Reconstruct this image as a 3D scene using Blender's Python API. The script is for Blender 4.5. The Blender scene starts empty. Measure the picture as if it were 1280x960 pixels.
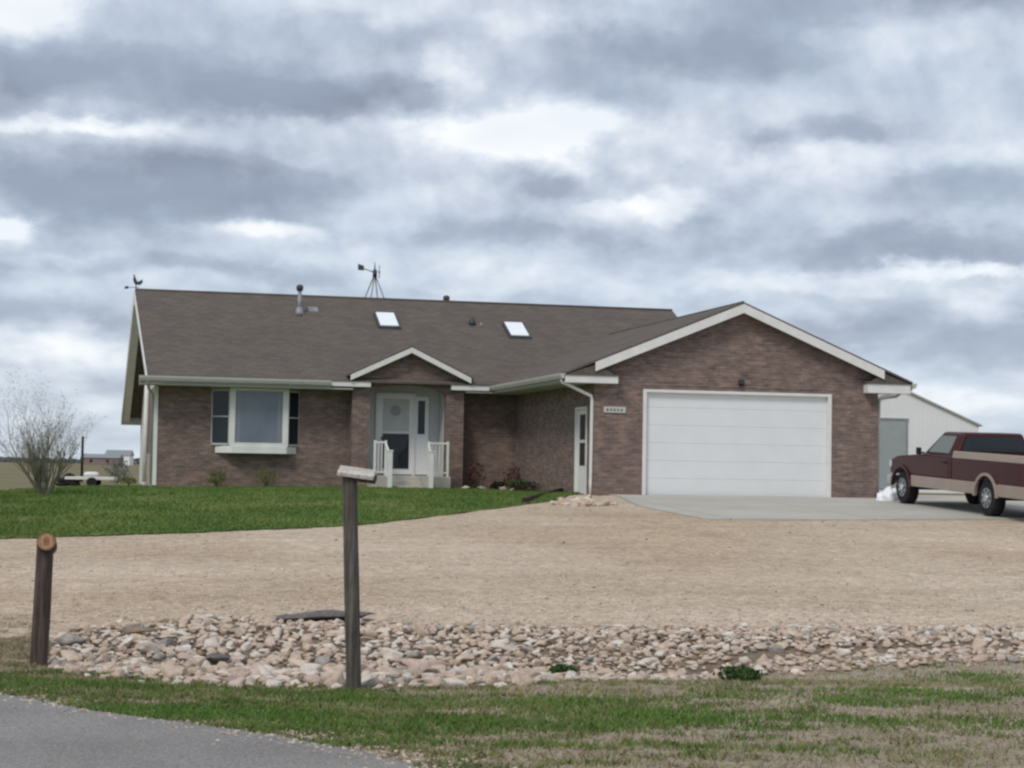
import bpy, bmesh, math, random
import numpy as np
from mathutils import Vector, Matrix, noise as mnoise
random.seed(7); rng = np.random.default_rng(7)
S = bpy.context.scene; COL = S.collection
# ---------------------------------------------------------------- camera
FPX, YAW, PITCH, ROLL = 2258.34, .2326, .0473, .0168
CAM = np.array([-12.0136, -42.0638, .5875])
FW = np.array([math.sin(YAW)*math.cos(PITCH), math.cos(YAW)*math.cos(PITCH), math.sin(PITCH)])
R0 = np.array([math.cos(YAW), -math.sin(YAW), 0.]); U0 = np.cross(R0, FW)
RT = R0*math.cos(ROLL)+U0*math.sin(ROLL); UP = U0*math.cos(ROLL)-R0*math.sin(ROLL)
cd = bpy.data.cameras.new('camera'); cam = bpy.data.objects.new('camera', cd); COL.objects.link(cam)
cam.matrix_world = Matrix([[RT[0], UP[0], -FW[0], CAM[0]], [RT[1], UP[1], -FW[1], CAM[1]], [RT[2], UP[2], -FW[2], CAM[2]], [0, 0, 0, 1]])
cd.sensor_width = 36; cd.lens = FPX/1280*36; cd.clip_end = 9000; cd.clip_start = .1
S.camera = cam
# ---------------------------------------------------------------- sun, exposure
SUN_EL, SUN_AZ = 48, 222      # azimuth clockwise from +Y: behind the camera
sd = bpy.data.lights.new('sun', 'SUN'); sd.energy = 1.5; sd.angle = math.radians(16); sd.color = (1, .945, .87)
so = bpy.data.objects.new('sun', sd); COL.objects.link(so)
_a, _e = math.radians(SUN_AZ), math.radians(SUN_EL)
sdir = Vector((math.sin(_a)*math.cos(_e), math.cos(_a)*math.cos(_e), math.sin(_e)))
so.rotation_euler = sdir.to_track_quat('Z', 'Y').to_euler()
S.view_settings.view_transform = 'Standard'; S.view_settings.look = 'None'
S.view_settings.exposure = 0.2; S.view_settings.gamma = 1; S.view_settings.use_curve_mapping = False
S.render.engine = 'CYCLES'; S.cycles.use_denoising = True; S.cycles.filter_width = 2.5
S.cycles.max_bounces = 6; S.cycles.diffuse_bounces = 3

# ---------------------------------------------------------------- sky
W = bpy.data.worlds.new('World'); S.world = W; W.use_nodes = True; W.cycles.sampling_method = 'MANUAL'; W.cycles.sample_map_resolution = 512
nt = W.node_tree; nt.nodes.clear()
class N:
    """tiny node-graph helper"""
    def __init__(s, nt): s.nt = nt
    def new(s, t, **k):
        n = s.nt.nodes.new(t)
        for a, v in k.items(): setattr(n, a, v)
        return n
    def put(s, sock, v):
        if hasattr(v, 'links') or isinstance(v, bpy.types.NodeSocket): s.nt.links.new(v, sock)
        elif v is not None:
            if sock.type == 'RGBA' and len(v) == 3: v = (*v, 1)
            sock.default_value = v
    def m(s, op, a, b=None, c=None):
        n = s.new('ShaderNodeMath', operation=op)
        s.put(n.inputs[0], a)
        if b is not None: s.put(n.inputs[1], b)
        if c is not None: s.put(n.inputs[2], c)
        return n.outputs[0]
    def mix(s, f, a, b, bt='MIX'):
        n = s.new('ShaderNodeMix', data_type='RGBA', blend_type=bt)
        s.put(n.inputs[0], f); s.put(n.inputs[6], a); s.put(n.inputs[7], b)
        return n.outputs[2]
    def comb(s, x, y, z=0.0):
        n = s.new('ShaderNodeCombineXYZ'); s.put(n.inputs[0], x); s.put(n.inputs[1], y); s.put(n.inputs[2], z)
        return n.outputs[0]
    def noise(s, vec, scale=1., detail=6., rough=.5, dist=0., out=0):
        n = s.new('ShaderNodeTexNoise')
        if vec is not None: s.put(n.inputs['Vector'], vec)
        n.inputs['Scale'].default_value = scale; n.inputs['Detail'].default_value = detail
        n.inputs['Roughness'].default_value = rough; n.inputs['Distortion'].default_value = dist
        return n.outputs[out]
    def ramp(s, f, stops, interp='LINEAR'):
        n = s.new('ShaderNodeValToRGB'); n.color_ramp.interpolation = interp
        e = n.color_ramp.elements
        while len(e) < len(stops): e.new(.5)
        for el, (p, c) in zip(e, stops):
            el.position = p; el.color = (*c, 1) if len(c) == 3 else c
        s.put(n.inputs[0], f); return n.outputs[0]

g = N(nt)
tc = g.new('ShaderNodeTexCoord'); sep = g.new('ShaderNodeSeparateXYZ'); nt.links.new(tc.outputs['Generated'], sep.inputs[0])
az = g.m('SUBTRACT', g.m('ARCTAN2', sep.outputs[0], sep.outputs[1]), YAW)
el = g.m('ARCSINE', sep.outputs[2])
pv = g.comb(az, el)
wn = g.new('ShaderNodeSeparateColor'); nt.links.new(g.noise(g.comb(g.m('MULTIPLY', az, 17.), g.m('MULTIPLY', el, 30.)), 1, 6, .62, 0, 1), wn.inputs[0])
azw = g.m('ADD', az, g.m('MULTIPLY', g.m('SUBTRACT', wn.outputs[0], .5), .075))
elw = g.m('ADD', el, g.m('MULTIPLY', g.m('SUBTRACT', wn.outputs[1], .5), .036))
CLOUDS = [(665,168,100,24,.62),(20,25,50,34,.5),(790,262,85,13,.16),(15,290,36,10,.45),(85,173,100,9,.3),(340,291,60,9,.32),
 (470,258,50,26,.2),(430,12,110,18,.18),(655,30,45,22,.2),(1140,70,120,26,.16),(1190,347,60,9,.4),(1000,356,140,12,.2),(70,440,100,25,.2),
 (1200,512,70,16,.3),(900,215,60,22,.16),(1130,205,130,14,.14),(560,90,30,20,.2),(830,255,40,14,.2),(560,345,120,10,.2),(120,330,60,8,.2),
 (190,245,175,30,-.46),(230,120,190,26,-.3),(60,95,80,24,-.26),(400,130,110,20,-.26),(880,72,110,22,-.42),(1010,22,190,18,-.22),(1255,8,90,10,-.4),
 (1130,318,140,22,-.36),(1010,170,75,13,-.2),(620,300,100,13,-.2),(300,338,200,9,-.22),(60,395,90,20,-.22),(1215,245,90,18,-.16),
 (1180,430,130,22,-.2),(700,230,60,12,-.14),(760,120,60,20,-.1),(430,60,90,20,-.12)]
tot = None
for (px, py, sx, sy, am) in CLOUDS:
    ca, ce = (px-640)/FPX, (577+.0168*px-py)/FPX
    dx = g.m('MULTIPLY', g.m('SUBTRACT', azw, ca), FPX/sx/1.05); dy = g.m('MULTIPLY', g.m('SUBTRACT', elw, ce), FPX/sy/1.05)
    q = g.m('ADD', g.m('MULTIPLY', dx, dx), g.m('MULTIPLY', dy, dy))
    t = g.m('MULTIPLY', g.m('EXPONENT', g.m('MULTIPLY', g.m('POWER', q, 1.5), -.45)), am*1.15)
    tot = t if tot is None else g.m('ADD', tot, t)
lg = lambda off: g.m('MULTIPLY', g.m('LOGARITHM', g.m('ADD', g.m('MAXIMUM', el, 0.), .055+off), math.e), 3.7)
cv = g.comb(g.m('MULTIPLY', az, 14.), lg(0.))
cv2 = g.comb(g.m('MULTIPLY', g.m('ADD', az, .003), 14.), lg(.009))
n1 = g.noise(cv, 1, 6, .52, 0); n2 = g.noise(cv2, 1, 6, .52, 0)
def puff(vec, sc):
    w_ = g.new('ShaderNodeVectorMath', operation='ADD'); g.put(w_.inputs[0], vec)
    w2 = g.new('ShaderNodeVectorMath', operation='SCALE'); g.put(w2.inputs[0], g.noise(vec, 1.6, 3, .6, 0, 1)); w2.inputs[3].default_value = .9
    g.put(w_.inputs[1], w2.outputs[0])
    v = g.new('ShaderNodeTexVoronoi', feature='F1'); g.put(v.inputs['Vector'], w_.outputs[0]); v.inputs['Scale'].default_value = sc
    v.inputs['Detail'].default_value = 2; v.inputs['Roughness'].default_value = .5
    return v.outputs['Distance']
pf = puff(cv, 1.1)
edge = g.m('MULTIPLY', g.m('SUBTRACT', n1, n2), .8)
val = g.m('ADD', g.m('ADD', .60, tot), g.m('ADD', g.m('ADD', g.m('MULTIPLY', g.m('SUBTRACT', n1, .5), .45), g.m('MULTIPLY', g.m('SUBTRACT', .42, pf), .22)), edge))
val = g.m('ADD', g.m('MULTIPLY', g.m('SUBTRACT', val, .60), 1.12), .645)
ccol = g.ramp(val, [(.0, (.265, .30, .385)), (.30, (.37, .42, .515)), (.52, (.53, .59, .685)), (.72, (.70, .75, .82)), (1., (.97, .98, 1.))])
bl = g.m('MULTIPLY', g.m('SUBTRACT', g.noise(g.comb(g.m('MULTIPLY', az, 6.), g.m('MULTIPLY', el, 15.), 5.), 1, 4, .5), .40), 2.2)
bl = g.m('MINIMUM', g.m('MAXIMUM', bl, 0.), .35)
ccol = g.mix(bl, ccol, g.mix(.7, ccol, (.47, .58, .71)))
hz = g.m('POWER', g.m('MAXIMUM', g.m('SUBTRACT', 1., g.m('MULTIPLY', g.m('ABSOLUTE', el), 9.)), 0.), 1.4)
ccol = g.mix(g.m('MULTIPLY', hz, .35), ccol, (.60, .68, .78))
sky = g.new('ShaderNodeTexSky', sky_type='NISHITA'); sky.sun_disc = False
sky.sun_elevation = _e; sky.sun_rotation = _a; sky.altitude = 1500
cc = g.new('ShaderNodeVectorMath', operation='SCALE'); nt.links.new(ccol, cc.inputs[0]); cc.inputs[3].default_value = 8.9
blend = g.mix(.93, sky.outputs[0], cc.outputs[0])
bg = g.new('ShaderNodeBackground'); nt.links.new(blend, bg.inputs[0]); bg.inputs[1].default_value = .105
wo = g.new('ShaderNodeOutputWorld'); nt.links.new(bg.outputs[0], wo.inputs[0])

# ---------------------------------------------------------------- materials
def mat(name, fn, rough=.8, spec=.3, metal=0., bump=None, bs=.3, bd=.02):
    m = bpy.data.materials.new(name); m.use_nodes = True
    t = m.node_tree; b = t.nodes['Principled BSDF']; q = N(t)
    b.inputs['Roughness'].default_value = rough; b.inputs['Specular IOR Level'].default_value = spec; b.inputs['Metallic'].default_value = metal
    tcx = q.new('ShaderNodeTexCoord').outputs['Object']
    geo = q.new('ShaderNodeNewGeometry').outputs['Position']
    c = fn(q, tcx, geo)
    h = None
    if isinstance(c, tuple) and len(c) == 2: c, h = c
    q.put(b.inputs['Base Color'], c)
    if bump: h = bump(q, tcx, geo)
    if h is not None:
        bn = q.new('ShaderNodeBump'); bn.inputs['Strength'].default_value = bs; bn.inputs['Distance'].default_value = bd
        t.links.new(h, bn.inputs['Height']); t.links.new(bn.outputs[0], b.inputs['Normal'])
    return m
def speck(c, amt=.25, scale=8., detail=5.):
    """a plain colour with weathering at several scales"""
    def fn(q, o, p):
        n = q.noise(o, scale, detail, .6)
        lo = tuple(x*(1-amt) for x in c); hi = tuple(min(1, x*(1+amt)) for x in c)
        return q.ramp(n, [(.3, lo), (.7, hi)])
    return fn
M = {}
def brick_fn(c1, c2, mortar):
    def fn(q, o, p):
        sp = q.new('ShaderNodeSeparateXYZ'); q.put(sp.inputs[0], p)
        v = q.comb(q.m('ADD', sp.outputs[0], sp.outputs[1]), sp.outputs[2])
        b = q.new('ShaderNodeTexBrick'); q.put(b.inputs['Vector'], v)
        b.inputs['Scale'].default_value = 1; b.inputs['Brick Width'].default_value = .215; b.inputs['Row Height'].default_value = .078
        b.inputs['Mortar Size'].default_value = .007; b.inputs['Bias'].default_value = 0
        q.put(b.inputs['Color1'], c1); q.put(b.inputs['Color2'], c2); q.put(b.inputs['Mortar'], mortar)
        n = q.noise(v, 2.2, 6, .65); n2 = q.noise(q.comb(q.m('MULTIPLY', q.m('ADD', sp.outputs[0], sp.outputs[1]), 3.2), q.m('MULTIPLY', sp.outputs[2], 11.)), 1, 3, .7)
        k = q.mix(1., b.outputs[0], q.ramp(n, [(.3, (.80, .78, .80)), (.7, (1.2, 1.16, 1.12))]), 'MULTIPLY')
        k = q.mix(1., k, q.ramp(n2, [(.28, (.78, .79, .80)), (.5, (1., 1., 1.)), (.72, (1.5, 1.47, 1.45))]), 'MULTIPLY')
        return k, b.outputs['Fac']
    return fn
M['brick'] = mat('red_brown_brick', brick_fn((.235, .165, .140), (.155, .118, .106), (.215, .185, .165)), .9, .2, bs=.5, bd=-.006)
M['brick_light'] = mat('pale_stone_wainscot', brick_fn((.44, .37, .33), (.36, .30, .27), (.42, .38, .35)), .9, .2)
M['brick_pale'] = mat('pale_brick', brick_fn((.27, .20, .18), (.19, .145, .135), (.26, .23, .21)), .9, .2, bs=.5, bd=-.006)
def shingle_fn(q, o, p):
    sp = q.new('ShaderNodeSeparateXYZ'); q.put(sp.inputs[0], p)
    v = q.comb(q.m('ADD', sp.outputs[0], q.m('MULTIPLY', sp.outputs[1], .37)), q.m('MULTIPLY', sp.outputs[2], 2.36))
    b = q.new('ShaderNodeTexBrick'); q.put(b.inputs['Vector'], v)
    b.inputs['Scale'].default_value = 1; b.inputs['Brick Width'].default_value = .3; b.inputs['Row Height'].default_value = .145
    b.inputs['Mortar Size'].default_value = .006
    q.put(b.inputs['Color1'], (.145, .122, .104)); q.put(b.inputs['Color2'], (.115, .097, .084)); q.put(b.inputs['Mortar'], (.075, .065, .058))
    n = q.noise(p, .9, 7, .62); n2 = q.noise(p, 45, 3, .7)
    k = q.mix(1., b.outputs[0], q.ramp(n, [(.3, (.92, .93, .94)), (.7, (1.08, 1.06, 1.05))]), 'MULTIPLY')
    k = q.mix(1., k, q.ramp(n2, [(.25, (.7, .7, .7)), (.75, (1.3, 1.3, 1.3))]), 'MULTIPLY')
    return k, b.outputs['Fac']
M['shingle'] = mat('asphalt_shingle', shingle_fn, .95, .15, bs=.4, bd=-.01)
M['white'] = mat('white_trim_paint', speck((.74, .73, .70), .07, 3.), .55, .3)
M['cream'] = mat('aged_cream_gutter_paint', speck((.50, .49, .44), .08, 3.), .5, .35)
M['door_white'] = mat('white_steel_door_paint', speck((.76, .77, .77), .03, 1.4), .5, .35)
M['siding'] = mat('pale_lap_siding', lambda q, o, p: (q.ramp(q.noise(o, 1.5, 5), [(.3, (.60, .61, .56)), (.7, (.70, .70, .65))]),
    q.m('FRACT', q.m('MULTIPLY', q.new('ShaderNodeSeparateXYZ').outputs[2], 1.))), .7, .3)
for _n in M['siding'].node_tree.nodes:
    if _n.type == 'SEPXYZ':
        M['siding'].node_tree.links.new([x for x in M['siding'].node_tree.nodes if x.type == 'NEW_GEOMETRY'][0].outputs[0], _n.inputs[0])
    if _n.type == 'MATH' and _n.operation == 'MULTIPLY': _n.inputs[1].default_value = 5.5
M['recess'] = mat('entry_panel_paint', speck((.50, .52, .50), .06, 4.), .6, .3)
M['glass'] = mat('dark_window_glass', lambda q, o, p: (.018, .024, .03), .08, .35)
M['glass_sky'] = mat('painted_sky_window_glass', lambda q, o, p: q.ramp(q.noise(o, 1.3, 3), [(.3, (.10, .125, .16)), (.7, (.15, .18, .22))]), .12, .7)  # bluish sky reflection painted into the pane colour
M['glass_curtain'] = mat('curtain_behind_glass', lambda q, o, p: q.ramp(q.m('FRACT', q.m('MULTIPLY', (lambda sp: (q.put(sp.inputs[0], p), sp.outputs[0])[1])(q.new('ShaderNodeSeparateXYZ')), 22.)), [(0., (.15, .17, .20)), (1., (.23, .25, .28))]), .15, .6)
M['skylight'] = mat('skylight_dome_acrylic', lambda q, o, p: (.86, .89, .9), .15, .6)
M['dark_metal'] = mat('dark_weathered_metal', speck((.06, .065, .07), .3), .55, .5, .4)
M['galv'] = mat('galvanised_metal', speck((.28, .29, .30), .2, 6), .6, .4, .3)
def joint(q, p):
    b = q.new('ShaderNodeTexBrick', offset=0.0); q.put(b.inputs['Vector'], p); b.inputs['Scale'].default_value = 1
    b.inputs['Brick Width'].default_value = 2.95; b.inputs['Row Height'].default_value = 2.95; b.inputs['Mortar Size'].default_value = .012
    q.put(b.inputs['Color1'], (1, 1, 1)); q.put(b.inputs['Color2'], (.95, .95, .94)); q.put(b.inputs['Mortar'], (.5, .48, .45)); return b.outputs[0]
M['concrete'] = mat('concrete_slab', lambda q, o, p: (q.mix(1., q.ramp(q.noise(p, .5, 6, .6), [(.3, (.41, .385, .335)), (.7, (.50, .475, .42))]),
    q.mix(1., q.ramp(q.noise(p, 30, 4, .7), [(.3, (.88, .88, .88)), (.7, (1.1, 1.1, 1.1))]), joint(q, p), 'MULTIPLY'), 'MULTIPLY'), q.noise(p, 40, 4, .6)), .9, .2, bs=.2, bd=.01)
def post_fn(dark, light):
    def fn(q, o, p):
        mp = q.new('ShaderNodeMapping'); q.put(mp.inputs[0], o); mp.inputs['Scale'].default_value = (38, 38, 2.2)
        n = q.noise(mp.outputs[0], 1, 6, .65, .4); n2 = q.noise(o, 3.5, 4, .6)
        c = q.ramp(n, [(.28, tuple(x*.45 for x in dark)), (.48, dark), (.75, light)])
        return q.mix(1., c, q.ramp(n2, [(.3, (.75, .75, .75)), (.7, (1.2, 1.2, 1.2))]), 'MULTIPLY'), n
    return fn
M['post_grey'] = mat('weathered_grey_wood', post_fn((.095, .085, .072), (.20, .185, .165)), .92, .15, bs=.8, bd=.006)
M['post_brown'] = mat('weathered_brown_wood', post_fn((.075, .056, .048), (.16, .125, .11)), .92, .15, bs=.8, bd=.006)
M['board'] = mat('bleached_board_wood', post_fn((.50, .46, .41), (.70, .66, .60)), .9, .15, bs=.4, bd=.003)
M['cutwood'] = mat('sawn_wood_end', lambda q, o, p: q.ramp(q.m('FRACT', q.m('ADD', q.m('MULTIPLY', (lambda vm: (q.put(vm.inputs[0], o), vm.outputs['Value'])[1])(q.new('ShaderNodeVectorMath', operation='LENGTH')), 70.), q.m('MULTIPLY', q.noise(o, 14, 3), 2.))),
    [(.0, (.19, .095, .05)), (.5, (.36, .21, .115)), (1., (.42, .27, .16))]), .85, .2)
M['bark'] = mat('grey_bark', speck((.17, .155, .125), .35, 20), .95, .1)
M['twig'] = mat('pale_twig_bark', speck((.20, .185, .14), .3, 6), .95, .1)
def leaf(name, a, b, sc=6.):
    M[name] = mat(name, lambda q, o, p: q.ramp(q.noise(p, sc, 4, .7), [(.3, a), (.7, b)]), .75, .2)
leaf('leaf_olive', (.075, .095, .02), (.17, .18, .045))
leaf('leaf_green', (.025, .06, .015), (.06, .12, .03))
leaf('leaf_red', (.055, .018, .022), (.13, .045, .045))
leaf('leaf_bud', (.20, .205, .125), (.30, .30, .20))
leaf('bark_dark', (.02, .015, .012), (.045, .03, .022), 12)
leaf('far_tree', (.12, .135, .125), (.17, .185, .17), .05)
def grass_fn(q, o, p):
    n = q.noise(p, .45, 6, .65); n2 = q.noise(p, 16, 3, .7); n3 = q.noise(p, 2.2, 4, .6)
    c = q.ramp(n, [(.32, (.085, .150, .038)), (.52, (.125, .190, .052)), (.70, (.21, .245, .085))])
    c = q.mix(1., c, q.ramp(n3, [(.3, (.84, .88, .8)), (.7, (1.18, 1.1, 1.15))]), 'MULTIPLY')
    return q.mix(1., c, q.ramp(n2, [(.25, (.6, .62, .6)), (.75, (1.35, 1.3, 1.3))]), 'MULTIPLY')
M['grass'] = mat('lawn_grass', grass_fn, .9, .1)
def verge_blade_fn(q, o, p):
    n = q.noise(p, .9, 5, .62); n2 = q.noise(p, 9, 3, .7)
    c = q.ramp(n, [(.34, (.085, .14, .035)), (.48, (.145, .19, .06)), (.60, (.24, .235, .11)), (.72, (.34, .30, .19))])
    return q.mix(1., c, q.ramp(n2, [(.25, (.6, .6, .6)), (.75, (1.4, 1.35, 1.3))]), 'MULTIPLY')
M['verge_blade'] = mat('roadside_grass_blade', verge_blade_fn, .85, .15)
M['straw'] = mat('dry_straw_blade', lambda q, o, p: q.ramp(q.noise(p, 7, 4, .7), [(.3, (.20, .16, .09)), (.7, (.42, .36, .24))]), .9, .1)
M['green_blade'] = mat('fresh_grass_blade', lambda q, o, p: q.ramp(q.noise(p, 5, 4, .7), [(.3, (.07, .15, .026)), (.7, (.14, .245, .05))]), .8, .15)
def gravel_fn(q, o, p):
    v = q.new('ShaderNodeTexVoronoi'); q.put(v.inputs['Vector'], p); v.inputs['Scale'].default_value = 34
    v2 = q.new('ShaderNodeTexVoronoi'); q.put(v2.inputs['Vector'], p); v2.inputs['Scale'].default_value = 11
    n = q.noise(p, .28, 7, .62); n2 = q.noise(p, 3.2, 5, .65)
    mp = q.new('ShaderNodeMapping'); q.put(mp.inputs[0], p); mp.inputs['Rotation'].default_value = (0, 0, YAW-.03); mp.inputs['Scale'].default_value = (.06, .85, 1)
    tr = q.noise(mp.outputs[0], 1, 4, .55, .3)
    c = q.ramp(n, [(.3, (.46, .37, .275)), (.5, (.51, .417, .315)), (.72, (.56, .467, .36))])
    n4 = q.noise(p, .16, 5, .55, .6); c = q.mix(1., c, q.ramp(n4, [(.36, (.90, .85, .79)), (.52, (1., 1., 1.)), (.68, (1.05, 1.05, 1.06))]), 'MULTIPLY')
    c = q.mix(1., c, q.ramp(tr, [(.35, (.94, .93, .92)), (.6, (1.03, 1.03, 1.035))]), 'MULTIPLY')
    c = q.mix(1., c, q.ramp(n2, [(.3, (.88, .87, .86)), (.7, (1.1, 1.1, 1.11))]), 'MULTIPLY')
    c = q.mix(.4, c, q.mix(1., c, q.ramp(v.outputs['Color'], [(.1, (.45, .43, .42)), (.5, (1, 1, 1)), (.9, (1.6, 1.58, 1.55))]), 'MULTIPLY'))
    c = q.mix(.35, c, q.mix(1., c, q.ramp(v2.outputs['Color'], [(.1, (.55, .53, .52)), (.9, (1.45, 1.42, 1.4))]), 'MULTIPLY'))
    return c, q.m('ADD', q.m('MULTIPLY', v.outputs['Distance'], -1.), q.m('MULTIPLY', n2, .6))
M['gravel'] = mat('tan_gravel', gravel_fn, .95, .1, bs=.75, bd=.02)
def earth_fn(q, o, p):
    n = q.noise(p, .8, 7, .65); n2 = q.noise(p, 18, 5, .75)
    c = q.ramp(n, [(.3, (.24, .195, .14)), (.5, (.35, .295, .225)), (.7, (.45, .385, .31))])
    return q.mix(1., c, q.ramp(n2, [(.3, (.6, .6, .6)), (.7, (1.35, 1.33, 1.3))]), 'MULTIPLY'), n2
def ditch_fn(q, o, p):
    n2 = q.noise(p, 14, 5, .75); return q.ramp(n2, [(.3, (.12, .088, .058)), (.7, (.30, .235, .17))]), n2
M['ditch_earth'] = mat('dark_ditch_earth', ditch_fn, .95, .1, bs=.8, bd=.03)  # darker brown earth under and between the stones
M['earth'] = mat('sandy_earth', earth_fn, .95, .1, bs=.8, bd=.03)
def road_fn(q, o, p):
    v = q.new('ShaderNodeTexVoronoi'); q.put(v.inputs['Vector'], p); v.inputs['Scale'].default_value = 85
    n = q.noise(p, .6, 6, .6); n2 = q.noise(p, 60, 3, .7)
    c = q.ramp(n, [(.3, (.195, .182, .17)), (.5, (.235, .22, .207)), (.7, (.27, .253, .238))])
    c = q.mix(.55, c, q.mix(1., c, q.ramp(v.outputs['Color'], [(.1, (.5, .5, .5)), (.9, (1.6, 1.6, 1.6))]), 'MULTIPLY'))
    return q.mix(1., c, q.ramp(n2, [(.3, (.85, .85, .85)), (.7, (1.12, 1.12, 1.12))]), 'MULTIPLY'), v.outputs['Distance']
M['road'] = mat('worn_chip_seal', road_fn, .9, .2, bs=.5, bd=.008)
M['field'] = mat('dry_prairie', lambda q, o, p: q.mix(1., q.ramp(q.noise(p, .05, 6, .6), [(.3, (.145, .13, .07)), (.5, (.19, .17, .095)), (.7, (.235, .20, .12))]),
    q.ramp(q.noise(p, 2.5, 5, .7), [(.3, (.7, .72, .68)), (.7, (1.25, 1.2, 1.2))]), 'MULTIPLY'), .95, .1)
def rockm(name, a, b, c):
    M[name] = mat(name, lambda q, o, p: (q.mix(1., q.ramp(q.noise(p, 9, 5, .6), [(.3, a), (.5, b), (.72, c)]),
        q.ramp(q.noise(p, 60, 3, .7), [(.3, (.8, .8, .8)), (.7, (1.15, 1.15, 1.15))]), 'MULTIPLY'), q.noise(p, 35, 5, .65)), .9, .2, bs=.6, bd=.012)
rockm('rock_tan', (.40, .305, .225), (.53, .415, .32), (.65, .535, .435))
rockm('rock_pale', (.50, .43, .36), (.63, .555, .475), (.76, .69, .61))
rockm('rock_pink', (.38, .28, .22), (.50, .39, .32), (.60, .495, .42))
rockm('rock_grey', (.20, .18, .16), (.31, .285, .255), (.42, .39, .35))
rockm('rock_rust', (.16, .12, .085), (.24, .18, .13), (.36, .28, .21))
rockm('slab_dark', (.10, .088, .085), (.145, .13, .125), (.20, .18, .17))
M['maroon'] = mat('maroon_car_paint', speck((.048, .007, .009), .12, 2), .42, .3)
M['maroon'].node_tree.nodes['Principled BSDF'].inputs['Coat Weight'].default_value = .08
M['maroon'].node_tree.nodes['Principled BSDF'].inputs['Coat Roughness'].default_value = .12
M['tan_paint'] = mat('tan_car_paint', speck((.33, .265, .22), .1, 2), .4, .4)
M['rubber'] = mat('tyre_rubber', speck((.022, .021, .021), .2), .85, .2)
M['chrome'] = mat('dull_chrome', lambda q, o, p: (.62, .62, .63), .28, .5, .85)
M['black'] = mat('black_plastic', lambda q, o, p: (.015, .015, .017), .6, .3)
M['lamp_red'] = mat('red_lamp_lens', lambda q, o, p: (.42, .03, .025), .25, .5)
M['lamp_clear'] = mat('clear_lamp_lens', lambda q, o, p: (.6, .6, .62), .2, .5)
M['metal_wall'] = mat('white_ribbed_steel', lambda q, o, p: (q.ramp(q.noise(o, .8, 4), [(.3, (.78, .78, .77)), (.7, (.84, .84, .83))]),
    q.m('PINGPONG', (lambda sp: (q.put(sp.inputs[0], o), sp.outputs[0])[1])(q.new('ShaderNodeSeparateXYZ')), .12)), .5, .3, bs=.5, bd=.08)
M['grey_door'] = mat('grey_shed_door_paint', speck((.34, .37, .37), .06, 3), .6, .3)
M['bag'] = mat('white_plastic_sheet', lambda q, o, p: (.86, .87, .9), .4, .4)

# ---------------------------------------------------------------- mesh helpers
class MB:
    def __init__(s): s.bm = bmesh.new(); s.mi = 0
    def face(s, pts):
        f = s.bm.faces.new([s.bm.verts.new(p) for p in pts]); f.material_index = s.mi; return f
    def box(s, a, b, rot=None, c=None):
        x0, y0, z0 = a; x1, y1, z1 = b
        v = [Vector(p) for p in ((x0,y0,z0),(x1,y0,z0),(x1,y1,z0),(x0,y1,z0),(x0,y0,z1),(x1,y0,z1),(x1,y1,z1),(x0,y1,z1))]
        if rot is not None:
            c = Vector(c) if c is not None else (v[0]+v[6])/2
            v = [c+rot@(p-c) for p in v]
        vs = [s.bm.verts.new(p) for p in v]
        for f in ((0,3,2,1),(4,5,6,7),(0,1,5,4),(1,2,6,5),(2,3,7,6),(3,0,4,7)):
            s.bm.faces.new([vs[i] for i in f]).material_index = s.mi
        return s
    def prism(s, poly, d, flip=False):
        """poly: 3D points of one face; d: extrusion vector"""
        d = Vector(d); A = [s.bm.verts.new(p) for p in poly]; B = [s.bm.verts.new(Vector(p)+d) for p in poly]
        n = len(poly)
        fs = [s.bm.faces.new(A), s.bm.faces.new(B[::-1])]
        for i in range(n): fs.append(s.bm.faces.new([A[i], B[i], B[(i+1) % n], A[(i+1) % n]]))
        for f in fs: f.material_index = s.mi
        return s
    def tube(s, pts, r, n=8, cap=True):
        rings = []; pts = [Vector(p) for p in pts]
        rs = r if isinstance(r, (list, tuple)) else [r]*len(pts)
        for i, p in enumerate(pts):
            d = (pts[min(i+1, len(pts)-1)]-pts[max(i-1, 0)]).normalized()
            a = d.orthogonal().normalized() if i == 0 else (pa-d*pa.dot(d)).normalized()
            pa = a; b = d.cross(a)
            rings.append([s.bm.verts.new(p+(a*math.cos(2*math.pi*k/n)+b*math.sin(2*math.pi*k/n))*rs[i]) for k in range(n)])
        for A, B in zip(rings, rings[1:]):
            for k in range(n):
                f = s.bm.faces.new([A[k], A[(k+1) % n], B[(k+1) % n], B[k]]); f.smooth = True; f.material_index = s.mi
        if cap:
            s.bm.faces.new(rings[0][::-1]).material_index = s.mi; s.bm.faces.new(rings[-1]).material_index = s.mi
        return s
    def build(s, name, m, parent=None, bevel=0, smooth=False):
        bmesh.ops.recalc_face_normals(s.bm, faces=s.bm.faces)
        me = bpy.data.meshes.new(name); s.bm.to_mesh(me); s.bm.free()
        for x in (m if isinstance(m, (list, tuple)) else [m]): me.materials.append(M[x] if isinstance(x, str) else x)
        if smooth:
            for p in me.polygons: p.use_smooth = True
        o = bpy.data.objects.new(name, me); COL.objects.link(o)
        if parent: o.parent = parent
        if bevel:
            b = o.modifiers.new('bevel', 'BEVEL'); b.width = bevel; b.segments = 2; b.limit_method = 'ANGLE'
        return o
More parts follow.
